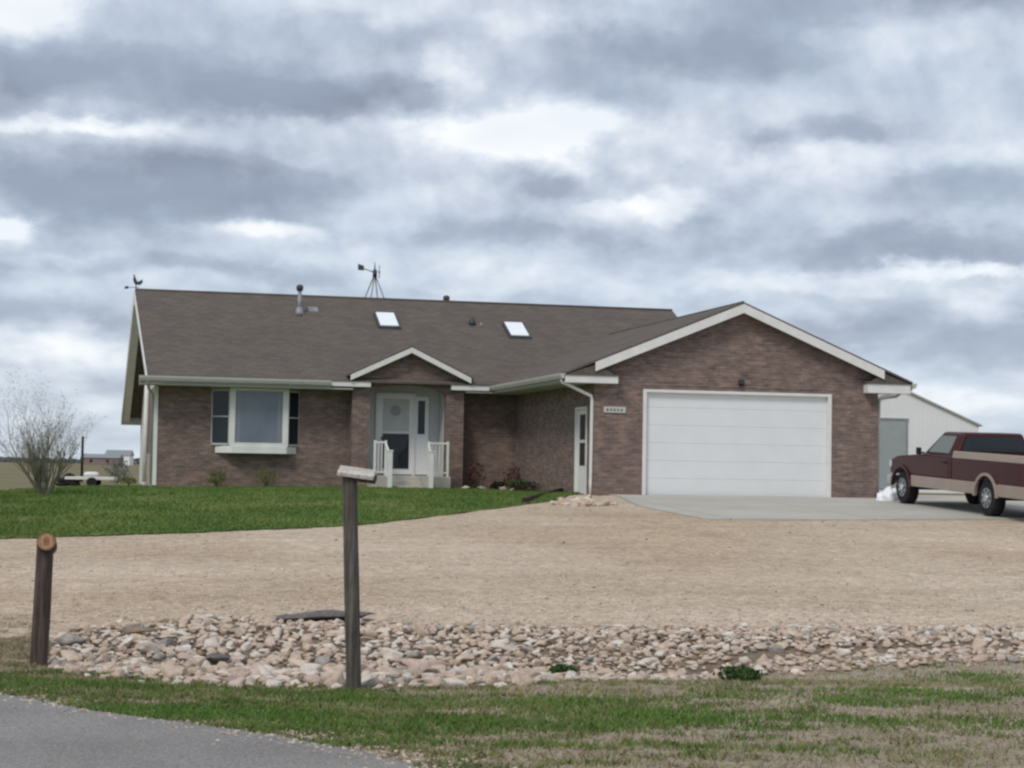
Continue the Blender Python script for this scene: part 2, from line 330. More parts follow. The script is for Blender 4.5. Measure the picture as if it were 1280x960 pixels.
def npmesh(name, V, Fc, m, parent=None, smooth=False, mi=None):
    me = bpy.data.meshes.new(name); V = np.asarray(V, np.float32); Fc = np.asarray(Fc, np.int32)
    k = Fc.shape[1]
    me.vertices.add(len(V)); me.vertices.foreach_set('co', V.ravel())
    me.loops.add(Fc.size); me.loops.foreach_set('vertex_index', Fc.ravel())
    me.polygons.add(len(Fc)); me.polygons.foreach_set('loop_start', np.arange(0, Fc.size, k, dtype=np.int32))
    for x in (m if isinstance(m, (list, tuple)) else [m]): me.materials.append(M[x])
    if mi is not None: me.polygons.foreach_set('material_index', np.asarray(mi, np.int32))
    if smooth: me.polygons.foreach_set('use_smooth', np.ones(len(Fc), bool))
    me.update(calc_edges=True); me.validate()
    o = bpy.data.objects.new(name, me); COL.objects.link(o)
    if parent: o.parent = parent
    return o
def tag(o, label=None, cat=None, group=None, kind=None):
    if label: o['label'] = label
    if cat: o['category'] = cat
    if group: o['group'] = group
    if kind: o['kind'] = kind
    return o
def thing(name, label, cat, loc=(0, 0, 0), rz=0., group=None):
    o = bpy.data.objects.new(name, None); COL.objects.link(o); o.location = loc; o.rotation_euler = (0, 0, rz); o.empty_display_size = .2
    return tag(o, label, cat, group)
def dup(root, loc, rz=0., scale=1., label=None):
    r = root.copy(); COL.objects.link(r); r.location = loc; r.rotation_euler = (0, 0, rz); r.scale = (scale,)*3
    if label: r['label'] = label
    for ch in list(root.children):
        c = ch.copy(); COL.objects.link(c); c.parent = r
    return r

# ---------------------------------------------------------------- terrain
FH = np.array([math.sin(YAW), math.cos(YAW)]); RH = np.array([math.cos(YAW), -math.sin(YAW)])
HD = [0, 11.5, 12.6, 13.4, 15.2, 17.0, 18, 26, 42, 52, 75, 120, 9000]
HZ = [-.95, -.955, -.96, -.955, -1.13, -.945, -.925, -.64, 0, 0, -.08, -.25, -.25]
def Hd(u, d):
    z = np.interp(d, HD, HZ); fl = np.clip((-u/np.maximum(d, .1)-.248)/.012, 0, 1); z = z+fl*np.maximum(-.955-z, 0)
    left = np.clip((-u-4)/12, 0, 1)*np.clip((d-24)/14, 0, 1)
    return z-.17*left*np.clip((140-d)/60, 0, 1)
def loc2w(u, d, dz=0.):
    return np.array([CAM[0]+u*RH[0]+d*FH[0], CAM[1]+u*RH[1]+d*FH[1], float(Hd(u, d))+dz])
def Hxy(x, y):
    dx, dy = x-CAM[0], y-CAM[1]; return float(Hd(dx*RH[0]+dy*RH[1], dx*FH[0]+dy*FH[1]))
def ray(px, py): return FW+RT*(px-640)/FPX-UP*(py-480)/FPX
def G(px, py):
    """where the sight line through a photo point meets the terrain: (u, d)"""
    r = ray(px, py); ru, rd = r[:2]@RH, r[:2]@FH
    ts = np.concatenate([np.linspace(4, 80, 4000), np.linspace(80, 2500, 4000)])
    z = CAM[2]+ts*r[2]; h = Hd(ts*ru, ts*rd)
    i = int(np.argmax(z < h)) if (z < h).any() else len(ts)-1
    return ts[i]*ru, ts[i]*rd
def GW(px, py, dz=0.):
    u, d = G(px, py); return Vector(loc2w(u, d, dz))
def trace(pts):
    """photo points of an edge on the ground -> function of t=u/d giving d"""
    q = sorted([(u/d, d) for u, d in (G(*p) for p in pts)])
    ts, ds = [a for a, b in q], [b for a, b in q]
    return lambda t: np.interp(t, ts, ds)
def band(name, near, far, m, t0=-.55, t1=.55, nt_=220, nd=60, dz=0., wob=0., rel=0., power=1., label=None, kind='structure'):
    ts = np.linspace(t0, t1, nt_); V = []
    for t in ts:
        a, b = float(near(t)), float(far(t))
        if wob:
            a += wob*mnoise.noise(Vector((t*90, 3.1, rel)))*a/14+wob*.5*mnoise.noise(Vector((t*300, 1.1, rel)))*a/14
            b += wob*mnoise.noise(Vector((t*90, 7.7, rel)))*b/14+wob*.5*mnoise.noise(Vector((t*300, 5.1, rel)))*b/14
        for k in range(nd):
            d = a+(b-a)*(k/(nd-1))**power
            V.append(loc2w(t*d, d, dz+(rel*0)))
    I = np.arange(nt_*nd).reshape(nt_, nd)
    Fc = np.stack([I[:-1, :-1], I[1:, :-1], I[1:, 1:], I[:-1, 1:]], -1).reshape(-1, 4)
    o = npmesh(name, V, Fc, m, smooth=True); o['kind'] = kind
    return o
C_ = lambda v: (lambda t: v)
road_edge = trace([(-80, 852), (0, 866), (110, 886), (300, 911), (450, 938), (540, 962), (640, 985), (800, 1010), (1280, 1060)])
rock_near = trace([(-60, 815), (40, 834), (90, 842), (150, 848), (250, 856), (400, 860), (600, 858), (850, 851), (950, 843), (1100, 833), (1280, 824), (1400, 820)])
rock_far = trace([(-60, 800), (60, 800), (110, 786), (250, 772), (400, 776), (600, 784), (900, 784), (1280, 784), (1400, 784)])
lawn_near = trace([(-80, 676), (0, 674), (100, 671), (250, 666), (400, 660), (470, 655), (560, 644), (620, 636), (650, 632), (700, 625), (735, 617)])
lawn_far_l = trace([(-80, 619), (0, 615), (60, 612), (100, 609), (160, 606)])
def lawn_far(t):
    v = float(lawn_far_l(t)); k = min(max((t+.215)/.01, 0), 1)
    if t > .05: return max(float(lawn_near(t)), min(52, 48)) if t < .052 else float(lawn_near(t))+.01
    return v*(1-k)+52*k
# base sheet to the horizon
def base_far():
    ts = np.concatenate([np.linspace(-3, -.6, 12), np.linspace(-.55, .55, 120), np.linspace(.6, 3, 12)])
    ds = np.concatenate([np.linspace(.5, 9, 8), np.linspace(9.5, 60, 220), np.geomspace(62, 6000, 60)])
    V = [loc2w(t*d, d, -.05) for t in ts for d in ds]
    I = np.arange(len(ts)*len(ds)).reshape(len(ts), len(ds))
    Fc = np.stack([I[:-1, :-1], I[1:, :-1], I[1:, 1:], I[:-1, 1:]], -1).reshape(-1, 4)
    o = npmesh('ground', V, Fc, 'field', smooth=True); o['kind'] = 'structure'
base_far()
# ground behind the camera, for a viewpoint a step back
mb = MB(); A = [Vector((CAM[0]+u*RH[0]+d*FH[0], CAM[1]+u*RH[1]+d*FH[1], -.955)) for u, d in ((-900, .5), (900, .5), (900, -900), (-900, -900))]
mb.face(A); tag(mb.build('ground', 'field'), kind='structure')
band('road', C_(-3), road_edge, 'road', t0=-.9, t1=.9, dz=.004, wob=.10)
band('roadside_earth', lambda t: float(road_edge(t))-.5, lambda t: float(rock_near(t))+.6, 'earth', t0=-.7, t1=.7, dz=-.006)
band('ditch_bed', lambda t: float(rock_near(t))+.3, lambda t: float(rock_far(t))+1.2, 'ditch_earth', t0=-.7, t1=.7, dz=-.012)
band('gravel_driveway', lambda t: float(rock_far(t))-.1, lambda t: 60 if t > .05 else float(lawn_near(t))+1.5+max(0, (t+.02))*300 if t > -.02 else float(lawn_near(t))+1.5, 'gravel', nd=160, dz=0., wob=.18)
band('lawn', lawn_near, lawn_far, 'grass', t0=-.4, t1=.0495, nd=70, dz=.02, wob=.1)
# concrete apron in front of the garage
pc = [GW(800, 622), GW(752, 622.5), GW(800, 634), GW(880, 650), GW(1000, 651), GW(1290, 650), GW(1420, 648), GW(1400, 627), GW(1105, 624)]
mb = MB(); top = []
pcs = [Vector((0.9, -.02, 0)), Vector((.4, -.05, 0))]+[pc[2], pc[3], pc[4], pc[5], pc[6]]+[Vector((16, 4, 0)), Vector((7.4, 4, 0)), Vector((7.42, -.02, 0))]
def fill_poly(poly, name, m, dz, step=.6):
    """flat polygon draped over the terrain"""
    b = bmesh.new(); b.faces.new([b.verts.new((p[0], p[1], 0)) for p in poly])
    x0, x1 = min(p[0] for p in poly), max(p[0] for p in poly); y0, y1 = min(p[1] for p in poly), max(p[1] for p in poly)
    for ax, lo, hi in ((0, x0, x1), (1, y0, y1)):
        v = lo+step
        while v < hi:
            co = Vector((v, 0, 0)) if ax == 0 else Vector((0, v, 0)); no = Vector((1, 0, 0)) if ax == 0 else Vector((0, 1, 0))
            bmesh.ops.bisect_plane(b, geom=b.verts[:]+b.edges[:]+b.faces[:], plane_co=co, plane_no=no); v += step
    for v in b.verts: v.co.z = Hxy(v.co.x, v.co.y)+dz
    bmesh.ops.recalc_face_normals(b, faces=b.faces)
    me = bpy.data.meshes.new(name); b.to_mesh(me); b.free(); me.materials.append(M[m])
    o = bpy.data.objects.new(name, me); COL.objects.link(o); return o
o = fill_poly(pcs, 'concrete_pavement', 'concrete', .03); o['kind'] = 'structure'
sm_ = o.modifiers.new('thickness', 'SOLIDIFY'); sm_.thickness = .08; sm_.offset = -1

# ---------------------------------------------------------------- grass
def blades(name, P, h, w, m, lean=.5, tris=1, mi=None, mats=None):
    """P: (n,3) roots; one bent triangle per blade"""
    n = len(P); a = rng.uniform(0, 2*np.pi, n); hh = h*rng.uniform(.5, 1.3, n); ww = w*rng.uniform(.6, 1.4, n)
    dx, dy = np.cos(a)*ww/2, np.sin(a)*ww/2; la = rng.uniform(0, 2*np.pi, n); ll = hh*lean*rng.uniform(0, 1, n)
    V = np.empty((n, 3, 3)); V[:, 0] = P-np.stack([dx, dy, 0*dx], 1); V[:, 1] = P+np.stack([dx, dy, 0*dx], 1)
    V[:, 2] = P+np.stack([np.cos(la)*ll, np.sin(la)*ll, hh], 1)
    return npmesh(name, V.reshape(-1, 3), np.arange(3*n).reshape(-1, 3), mats or m, mi=mi)
def scatter(n, near, far, t0, t1):
    P = []
    while len(P) < n:
        t = random.uniform(t0, t1); a, b = float(near(t)), float(far(t))
        if b-a < .05: continue
        d = random.uniform(a, b)
        P.append((t*d, d))
    return np.array(P)
def lift(P, dz=0.):
    P = np.asarray(P); x = CAM[0]+P[:, 0]*RH[0]+P[:, 1]*FH[0]; y = CAM[1]+P[:, 0]*RH[1]+P[:, 1]*FH[1]
    return np.stack([x, y, Hd(P[:, 0], P[:, 1])+dz], 1)
Pl = scatter(95000, lambda t: float(lawn_near(t))-.10-.18*abs(mnoise.noise(Vector((t*260, 0, 3)))), lambda t: min(float(lawn_far(t)), 52), -.33, .0495)
o = blades('lawn_grass', lift(Pl, .015), .05, .03, 'grass', .7); tag(o, 'short mown green lawn grass in front of the house', 'grass', kind='stuff')
# verge: dense green patches and dry straw
fields = [(*G(px, py), su, sd, a) for px, py, su, sd, a in (
 (60, 858, 1.1, .35, .55), (180, 893, .9, .28, 1.0), (300, 897, .8, .3, 1.0), (400, 908, .7, .25, .8), (250, 868, 1.2, .2, .35), (500, 880, .9, .35, .6), (400, 870, .4, .25, .5), (600, 905, 1.0, .25, .7),
 (740, 880, .6, .3, .75), (780, 905, 1., .2, .7), (840, 896, .6, .3, 1.), (960, 868, .6, .3, .5), (925, 850, .15, .1, .6), (1080, 875, .5, .3, .8), (1150, 868, .5, .3, .9),
 (1240, 850, .6, .3, .8), (1000, 900, .7, .25, .7), (1150, 905, .8, .2, .6), (1000, 938, .7, .15, .6), (700, 932, .9, .12, .5), (1250, 905, .4, .3, .7), (450, 928, .5, .12, .6))]
Pv = scatter(300000, lambda t: float(road_edge(t))-.1, lambda t: float(rock_near(t))+.15, -.36, .36)
dens = np.zeros(len(Pv))
for (u, d, su, sd, a) in fields: dens = np.maximum(dens, a*np.exp(-.5*(((Pv[:, 0]-u)/su)**2+((Pv[:, 1]-d)/sd)**2)))
nz = np.array([mnoise.noise(Vector((p[0]*2.3, p[1]*4.1, 0)))+.6*mnoise.noise(Vector((p[0]*8, p[1]*11, 4))) for p in Pv])
pr_ = np.clip(dens*1.0+nz*.75+.04-.12*np.clip(Pv[:, 0]/1.5, 0, 1), 0, 1)
green = rng.uniform(0, 1, len(Pv)) < pr_*.95
straw = (~green) & (rng.uniform(0, 1, len(Pv)) < .20+.2*np.clip(nz, 0, 1))
Pg = Pv[green]; Ps = Pv[straw]
mi = (rng.uniform(0, 1, len(Pg)) > dens[green]*.9).astype(int)
o = blades('verge_grass', lift(Pg, -.008), .034, .012, None, 1.3, mi=mi, mats=['green_blade', 'verge_blade']); tag(o, 'patchy green grass growing along the road edge', 'grass', kind='stuff')
o = blades('dry_grass', lift(Ps, -.008), .028, .009, 'straw', 2.2); tag(o, 'dry straw-coloured grass along the road edge', 'grass', kind='stuff')

Pd = np.array([(t*d, d) for t, d in ((random.uniform(-.30, -.252), random.uniform(13.2, 16.2)+abs(random.gauss(0, 1.1))) for _ in range(16000))])
Pd = Pd[np.array([mnoise.noise(Vector((p[0]*1.7, p[1]*2.2, 9)))+.5*mnoise.noise(Vector((p[0]*6, p[1]*6, 2))) > -.12 for p in Pd])]
o = blades('dry_grass', lift(Pd, -.01), .03, .010, 'straw', 1.8); tag(o, 'dry tan grass around the foot of the leaning log', 'grass', kind='stuff')
# ---------------------------------------------------------------- rocks
def rock_mesh(name, seed, m, sub=3):
    b = bmesh.new(); bmesh.ops.create_icosphere(b, subdivisions=sub, radius=1)
    r = random.Random(seed); off = Vector((r.uniform(0, 99), r.uniform(0, 99), r.uniform(0, 99)))
    sx, sy, sz = r.uniform(.9, 1.25), r.uniform(.7, 1.), r.uniform(.48, .75)
    planes = [(Vector((r.gauss(0, 1), r.gauss(0, 1), r.gauss(0, 1))).normalized(), r.uniform(.48, .82)) for _ in range(11)]
    for v in b.verts:
        p = v.co.normalized()
        for nrm, h in planes:
            k = p.dot(nrm)
            if k > h: p = p-nrm*(k-h)*.97
        p = p*(1+.22*mnoise.noise(p*1.7+off)+.07*mnoise.noise(p*4.5+off))
        v.co = Vector((p.x*sx, p.y*sy, p.z*sz))
    me = bpy.data.meshes.new(name); b.to_mesh(me); b.free(); me.materials.append(M[m])
    for p in me.polygons: p.use_smooth = True
    return me
rk = ['rock_tan', 'rock_pale', 'rock_tan', 'rock_pink', 'rock_tan', 'rock_pale', 'rock_tan', 'rock_pink', 'rock_pale', 'rock_tan', 'rock_pink', 'rock_tan', 'rock_rust', 'rock_tan', 'rock_pale', 'rock_grey', 'rock_pink']
protos = [rock_mesh('fieldstone', i, rk[i % len(rk)]) for i in range(34)]
cand = []; tries = 0
grid = {}
while len(cand) < 3400 and tries < 70000:
    tries += 1
    t = random.uniform(-.262, .30); a, b = float(rock_near(t)), float(rock_far(t))
    fr = random.random()
    px = 640+t*FPX
    # sandy strip between the two rows of stones towards the right
    if 540 < px and .24 < fr < .42 and random.random() < min((px-540)/150, .93): continue
    if px > 900 and random.random() < .3: continue
    if px < 75 : continue
    r = random.choice([.026, .032, .038, .042, .048, .055, .062, .072, .09]) * (1.1 if px < 640 else .88)
    if fr > .8: r *= .8
    d = a+(b-a)*fr+random.gauss(0, .07); u = t*d
    key = (int(u*4), int(d*4)); ok = True
    for i in (-1, 0, 1):
        for j in (-1, 0, 1):
            for (u2, d2, r2) in grid.get((key[0]+i, key[1]+j), ()):
                if math.hypot(u-u2, (d-d2)) < (r+r2)*.80: ok = False
    if not ok: continue
    grid.setdefault(key, []).append((u, d, r)); cand.append((u, d, r, t))
vis = sorted([c for c in cand if -.283 < c[3] < .283], key=lambda c: -c[2]/c[1])
single = vis[:300]; rest = vis[300:]+[c for c in cand if not -.283 < c[3] < .283]
LAB = 'rounded pale tan fieldstone among many lying in the ditch beside the gravel drive'
for (u, d, r, t) in single:
    me = random.choice(protos); o = bpy.data.objects.new('fieldstone', me); COL.objects.link(o)
    o.location = loc2w(u, d, r*.16); o.scale = (r*random.uniform(.95, 1.35), r*random.uniform(.85, 1.15), r*random.uniform(.9, 1.2))
    o.rotation_euler = (random.gauss(0, .3), random.gauss(0, .3), random.uniform(0, 6.28))
    tag(o, LAB, 'rock', 'fieldstones lying in the ditch')
def rock_pile(name, items, sub_src, m):
    Vs, Fs, MI = [], [], []; off = 0; cache = {}
    for (u, d, r) in items:
        k = random.randrange(len(protos)); me = protos[k]
        if k not in cache:
            co = np.empty(len(me.vertices)*3, np.float32); me.vertices.foreach_get('co', co)
            cache[k] = (co.reshape(-1, 3), np.array([p.vertices[:] for p in me.polygons]))
        co, fc = cache[k]; a = random.uniform(0, 6.28)
        Rm = np.array([[math.cos(a), -math.sin(a), 0], [math.sin(a), math.cos(a), 0], [0, 0, 1]])
        Vs.append((co*np.array([r*1.15, r, r]))@Rm.T+loc2w(u, d, r*.2)); Fs.append(fc+off); off += len(co)
        MI += [m.index(rk[k % len(rk)])]*len(fc)
    return npmesh(name, np.concatenate(Vs), np.concatenate(Fs), m, smooth=True, mi=MI)
ml = ['rock_tan', 'rock_pale', 'rock_pink', 'rock_grey', 'rock_rust']
extra = [(c[0], c[1], c[2]) for c in rest]
for _ in range(1100):
    t = random.uniform(-.258, .30); a, b = float(rock_near(t)), float(rock_far(t)); d = a-.05+(b-a+.25)*random.random()
    if t > -.03 and .24 < (d-a)/(b-a) < .42: continue
    extra.append((t*d, d, random.uniform(.014, .034)))
tag(rock_pile('ditch_cobbles', extra, None, ml), 'bed of smaller cobbles filling gaps between the ditch stones', 'rocks', kind='stuff')
# loose pebbles on the drive and at the road edge
peb = [(t*d, d, random.uniform(.02, .035)) for t, d in ((random.uniform(-.3, .3), random.uniform(18, 40)) for _ in range(260)) if d < float(lawn_near(t))-.3 or t > .05]
for _ in range(2600):
    t = random.uniform(-.30, .30); d0 = float(rock_far(t)); d = d0+random.expovariate(.35); peb.append((t*d, d, random.uniform(.008, .02)))
for _ in range(2600):
    t = random.uniform(-.30, .30); d = float(road_edge(t))+random.gauss(.12, .25); peb.append((t*d, d, random.uniform(.006, .017)))
tag(rock_pile('loose_pebbles', peb, None, ml), 'loose pebbles scattered on the drive and road edge', 'gravel', kind='stuff')
# single dark stones and slab
def one_rock(name, px, py, r, m, label, cat, sc=(1, 1, 1), seed=3, dz=.2):
    o = bpy.data.objects.new(name, rock_mesh(name, seed, m, 3)); COL.objects.link(o); u, d = G(px, py)
    o.location = loc2w(u, d, r*dz); o.scale = (r*sc[0], r*sc[1], r*sc[2]); o.rotation_euler = (0, 0, -YAW); return tag(o, label, cat)
one_rock('stone_slab', 405, 776, .34, 'slab_dark', 'flat dark grey slab at the edge of the gravel behind the tall post', 'stone slab', (1.35, 1.1, .26), 5, .15)
one_rock('boulder', 84, 806, .13, 'rock_grey', 'grey-brown boulder at the left end of the ditch beside the leaning log', 'rock', (1.2, 1, 1), 8, .3)
one_rock('boulder', 170, 797, .13, 'rock_rust', 'flat dark brown rock among pale stones near the short post', 'rock', (1.3, 1, .5), 9, .5)
one_rock('boulder', 268, 830, .12, 'slab_dark', 'dark grey angular rock low in the ditch between the two posts', 'rock', (1., .8, .7), 11, .4)
one_rock('boulder', 530, 842, .18, 'rock_pink', 'largest pinkish pale boulder at the grass edge right of the tall post', 'rock', (1.5, 1, .65), 12, .4)

# ---------------------------------------------------------------- plants
def foliage(name, c, rad, n, size, m, parent, seed=0, squash=1.):
    r = np.random.default_rng(seed)
    v = r.normal(size=(n, 3)); v /= np.linalg.norm(v, axis=1)[:, None]; v *= (r.uniform(.15, 1, n)**.45)[:, None]
    lump = np.array([1+.35*mnoise.noise(Vector(p*2.1)+Vector((seed, 0, 0))) for p in v]); v *= lump[:, None]
    P = v*np.array(rad)+np.array(c); P[:, 2] = np.maximum(P[:, 2], .01)
    a = r.normal(size=(n, 3)); a /= np.linalg.norm(a, axis=1)[:, None]; b = np.cross(a, r.normal(size=(n, 3))); b /= np.linalg.norm(b, axis=1)[:, None]
    s = size*r.uniform(.6, 1.4, n)[:, None]
    V = np.stack([P-a*s*.5, P+b*s*.35, P+a*s*.5, P-b*s*.35], 1).reshape(-1, 3)
    return npmesh(name, V, np.arange(4*n).reshape(-1, 4), m, parent)
def shrub(px, py, w, h, m, label, cat='shrub', n=900, size=.035, seed=1, name='shrub', loc=None):
    p = loc or GW(px, py); t = thing(name, label, cat, p)
    foliage('foliage', (0, 0, h*.5), (w/2, w/2, h*.5), n, size, m, t, seed)
    mb = MB(); rr = random.Random(seed)
    for _ in range(9):
        a = rr.uniform(0, 6.28); q = Vector((math.cos(a)*w*.3, math.sin(a)*w*.3, h*rr.uniform(.7, 1.05)))
        mb.tube([(0, 0, -.03), q*.5+Vector((0, 0, .02)), q], [.008, .005, .002], 5)
    mb.build('stem', 'bark', t); return t
shrub(262, 611, .62, .50, 'leaf_olive', 'low yellow-green shrub at the wall under left end of window', loc=Vector((-8.45, 7.75, 0)), seed=2)
shrub(325, 611, .70, .56, 'leaf_olive', 'low yellow-green shrub at the wall under right half of window', loc=Vector((-7.1, 7.75, 0)), seed=5)
shrub(150, 610, .45, .22, 'leaf_olive', 'small olive tuft on the lawn just left of the house corner', 'plant', loc=Vector((-10.75, 8.6, 0)), seed=6, n=500)
shrub(925, 852, .36, .12, 'leaf_green', 'dark green weed clump at front edge of the stones below the garage door', 'weed', n=700, size=.03, seed=8, name='weed_clump')
shrub(705, 846, .26, .10, 'leaf_green', 'dark green weed among the ditch stones midway along the row', 'weed', n=500, size=.028, seed=9, name='weed_clump')
shrub(680, 622, .55, .70, 'leaf_red', 'small dark red leafed shrub against the garage side wall', loc=Vector((-.75, 5.2, 0)), seed=12, n=420, size=.06)
shrub(585, 610, .6, .85, 'leaf_red', 'dark bare-looking shrub beside the right porch pillar', loc=Vector((-1.25, 7.55, 0)), seed=13, n=330, size=.06)
for i, (x, y, w, h, mm, lb) in enumerate((
    (-.85, 3.9, .8, .34, 'leaf_green', 'low green plant in the bed along the garage side, beside the red shrub'),
    (-.5, 6.7, .7, .3, 'leaf_green', 'low green plant in the inner corner of the house bed'),
    (-1.1, 2.4, .9, .30, 'bark_dark', 'dark withered plant near the garage side door'),
    (-1.0, 5.9, .5, .26, 'bark_dark', 'dark withered plant behind the red shrub in the bed'))):
    shrub(0, 0, w, h, mm, lb, 'plant', loc=Vector((x, y, Hxy(x, y))), seed=20+i, n=600, size=.05, name='bedding_plant')
for i, (x, y) in enumerate(((-1.7, 6.9), (-1.2, 6.6), (-.95, 6.0), (-1.05, 4.9), (-1.25, 4.2), (-1.2, 3.3), (-1.5, 5.6))):
    o = bpy.data.objects.new('edging_stone', protos[(i*4+8) % 34]); COL.objects.link(o); o.location = (x, y, Hxy(x, y)+.06); o.scale = (.13, .12, .12); o.rotation_euler = (0, 0, i)
    tag(o, 'pale rounded stone edging the flower bed between porch and garage', 'rock', 'pale stones edging the flower bed')
# timber edging from the side door to the lawn tip
pa, pb = GW(736, 613), GW(655, 631); mb = MB()
vv = (pb-pa); nrm = Vector((-vv.y, vv.x, 0)).normalized()*.05; seg = 10
for k in range(2):
    q0 = pa+vv*(k*.505); q1 = pa+vv*(k*.505+.49); q0.z = Hxy(q0.x, q0.y)-.05; q1.z = Hxy(q1.x, q1.y)-.05
    mb.prism([q0-nrm, q0+nrm, q0+nrm+Vector((0, 0, .19)), q0-nrm+Vector((0, 0, .19))], q1-q0)
tag(mb.build('edging_timber', 'bark_dark', bevel=.008), 'dark landscape timber edging between the flower bed and gravel', 'edging')
mp = [(GW(random.gauss(728, 17), random.uniform(624, 633))) for _ in range(46)]
items = []
for p in mp:
    dx, dy = p.x-CAM[0], p.y-CAM[1]; items.append((dx*RH[0]+dy*RH[1], dx*FH[0]+dy*FH[1], random.uniform(.06, .15)))
tag(rock_pile('rock_mound', items, None, ml), 'small mound of tan rubble at the corner by the side door', 'rocks', kind='stuff')

# ---------------------------------------------------------------- house
H = thing('brick_house', 'single-storey brown brick ranch house with attached two-car garage and grey shingle roof', 'house', (0, 0, 0))
GWd, P, XL, RUN, ZR, ZG, ZE, ZEG, XR = 7.42, 8.24, -10.12, 5.19, 5.81, 4.80, 2.97, 2.95, 6.17
EO, RO, GF = .81, .49, .28           # eave overhang, rake overhang, garage front overhang
GX = 3.71
SG = (ZG-ZEG)/(GX+EO); SM = (ZR-ZE)/(RUN+EO)
yR = P+RUN; yB = 21.0; zB = ZR-SM*(yB-yR)
WT = 2.74                            # wall top
def wall(name, poly, d, m='brick', parent=None): return MB().prism(poly, d).build(name, m, parent or H)
# garage front wall with gable, opening cut out (built as pieces of one mesh)
DX0, DX1, DZ = 1.24, 6.17, 2.60
mb = MB(); gz = lambda x: ZG-SG*abs(x-GX)-.20
mb.prism([(0, 0, -.1), (DX0, 0, -.1), (DX0, 0, DZ), (DX0, 0, gz(DX0)), (0, 0, gz(0))], (0, .25, 0))
mb.prism([(DX1, 0, -.1), (GWd, 0, -.1), (GWd, 0, gz(GWd)), (DX1, 0, gz(DX1)), (DX1, 0, DZ)], (0, .25, 0))
mb.prism([(DX0, 0, DZ), (DX1, 0, DZ), (DX1, 0, gz(DX1)), (GX, 0, gz(GX)), (DX0, 0, gz(DX0))], (0, .25, 0))
mb.build('garage_front_wall', 'brick', H)
# lighter soldier course of bricks above the door
MB().box((DX0-.1, -.014, DZ+.10), (DX1+.1, .0, DZ+.13)).build('brick_ledge', 'brick_pale', H)
# garage side wall with the side door opening
SY0, SY1, SZ = .57, 1.60, 2.16
mb = MB()
mb.box((0, .25, -.1), (.22, SY0, WT+.1)); mb.box((0, SY1, -.1), (.22, P, WT+.1)); mb.box((0, SY0, SZ), (.22, SY1, WT+.1))
mb.build('garage_side_wall', 'brick', H)
mb = MB().box((GWd-.22, .25, -.1), (GWd, yR+2, WT+.1)); mb.build('garage_right_wall', 'brick', H)
# main front wall with openings
PX0, PX1 = -4.77, -1.62; OX0, OX1 = -4.28, -2.13
bx0, bx1, bz0, bz1 = -8.59, -6.17, 1.13, 2.70
mb = MB(); y0, y1 = P, P+.22
mb.box((XL, y0, -.1), (bx0, y1, WT)); mb.box((bx0, y0, -.1), (bx1, y1, bz0)); mb.box((bx0, y0, bz1), (bx1, y1, WT)); mb.box((bx1, y0, -.1), (OX0-.06, y1, WT))
mb.build('front_wall', 'brick', H)
MB().box((OX1+.06, y0, -.1), (0, y1, WT)).build('front_wall', 'brick', H)
# left side wall: brick return then siding up into the gable
mb = MB(); mb.box((XL, P+.22, -.1), (XL+.22, P+5., WT)); mb.build('side_wall', 'brick_pale', H)
MB().box((XL-.045, P+.11, -.1), (XL-.001, P+5.2, .86)).build('wainscot', 'brick_light', H)
MB().tube([(XL-.09, P+4.0, ZE), (XL-.09, P+4.0, .05)], .07, 8).build('downspout', 'white', H)
mb = MB(); yb = yB-.8
mb.prism([(XL+.02, P+5., -.1), (XL+.02, yb, -.1), (XL+.02, yb, ZR-SM*(yb-yR)-.14), (XL+.02, yR, ZR-.2), (XL+.02, P+.05, ZE+SM*(EO+.05)-.16), (XL+.02, P+.05, WT), (XL+.02, P+5., WT)], (.2, 0, 0))
mb.build('gable_wall', 'siding', H)
MB().box((XL, yb, -.1), (XR, yb+.2, 2.0)).build('rear_wall', 'siding', H)
mb = MB().prism([(XR, P+.1, WT), (XR, yb, 1.9), (XR, yb, ZR-SM*(yb-yR)-.14), (XR, yR, ZR-.2), (XR, P+.1, ZE+SM*EO-.16)], (-.2, 0, 0)); mb.build('gable_wall', 'siding', H)
MB().box((XR-.2, yR, -.1), (XR, yb, 1.95)).build('side_wall', 'siding', H)
MB().box((XL-.022, P-.022, 0), (XL+.085, P-.002, WT-.03)).box((XL-.022, P-.002, 0), (XL-.002, P+.10, WT-.03)).build('corner_board', 'white', H)
MB().box((XL-.02, P+4.96, .87), (XL-.001, P+5.1, WT)).build('corner_board', 'white', H)
# roof
mb = MB(); TH = .11
xl, xr = XL-RO, XR+.25
zrf = lambda y: ZE+SM*(y-(P-EO))
xe = xl+.24
L_ = [(xe, P-EO, ZE), (xl, yR, ZR), (xl-.12, yB, zB), (xl-.12, yB, zB-TH), (xl, yR, ZR-TH), (xe, P-EO, ZE-TH+.06)]
va = [mb.bm.verts.new(p) for p in L_]; vb = [mb.bm.verts.new((xr, p[1], p[2])) for p in L_]
mb.bm.faces.new([va[0], va[1], va[4], va[5]]); mb.bm.faces.new([va[1], va[2], va[3], va[4]]); mb.bm.faces.new([vb[5], vb[4], vb[1], vb[0]]); mb.bm.faces.new([vb[4], vb[3], vb[2], vb[1]])
for i in range(6): mb.bm.faces.new([va[i], vb[i], vb[(i+1) % 6], va[(i+1) % 6]])
roof = mb.build('roof', 'shingle', H)
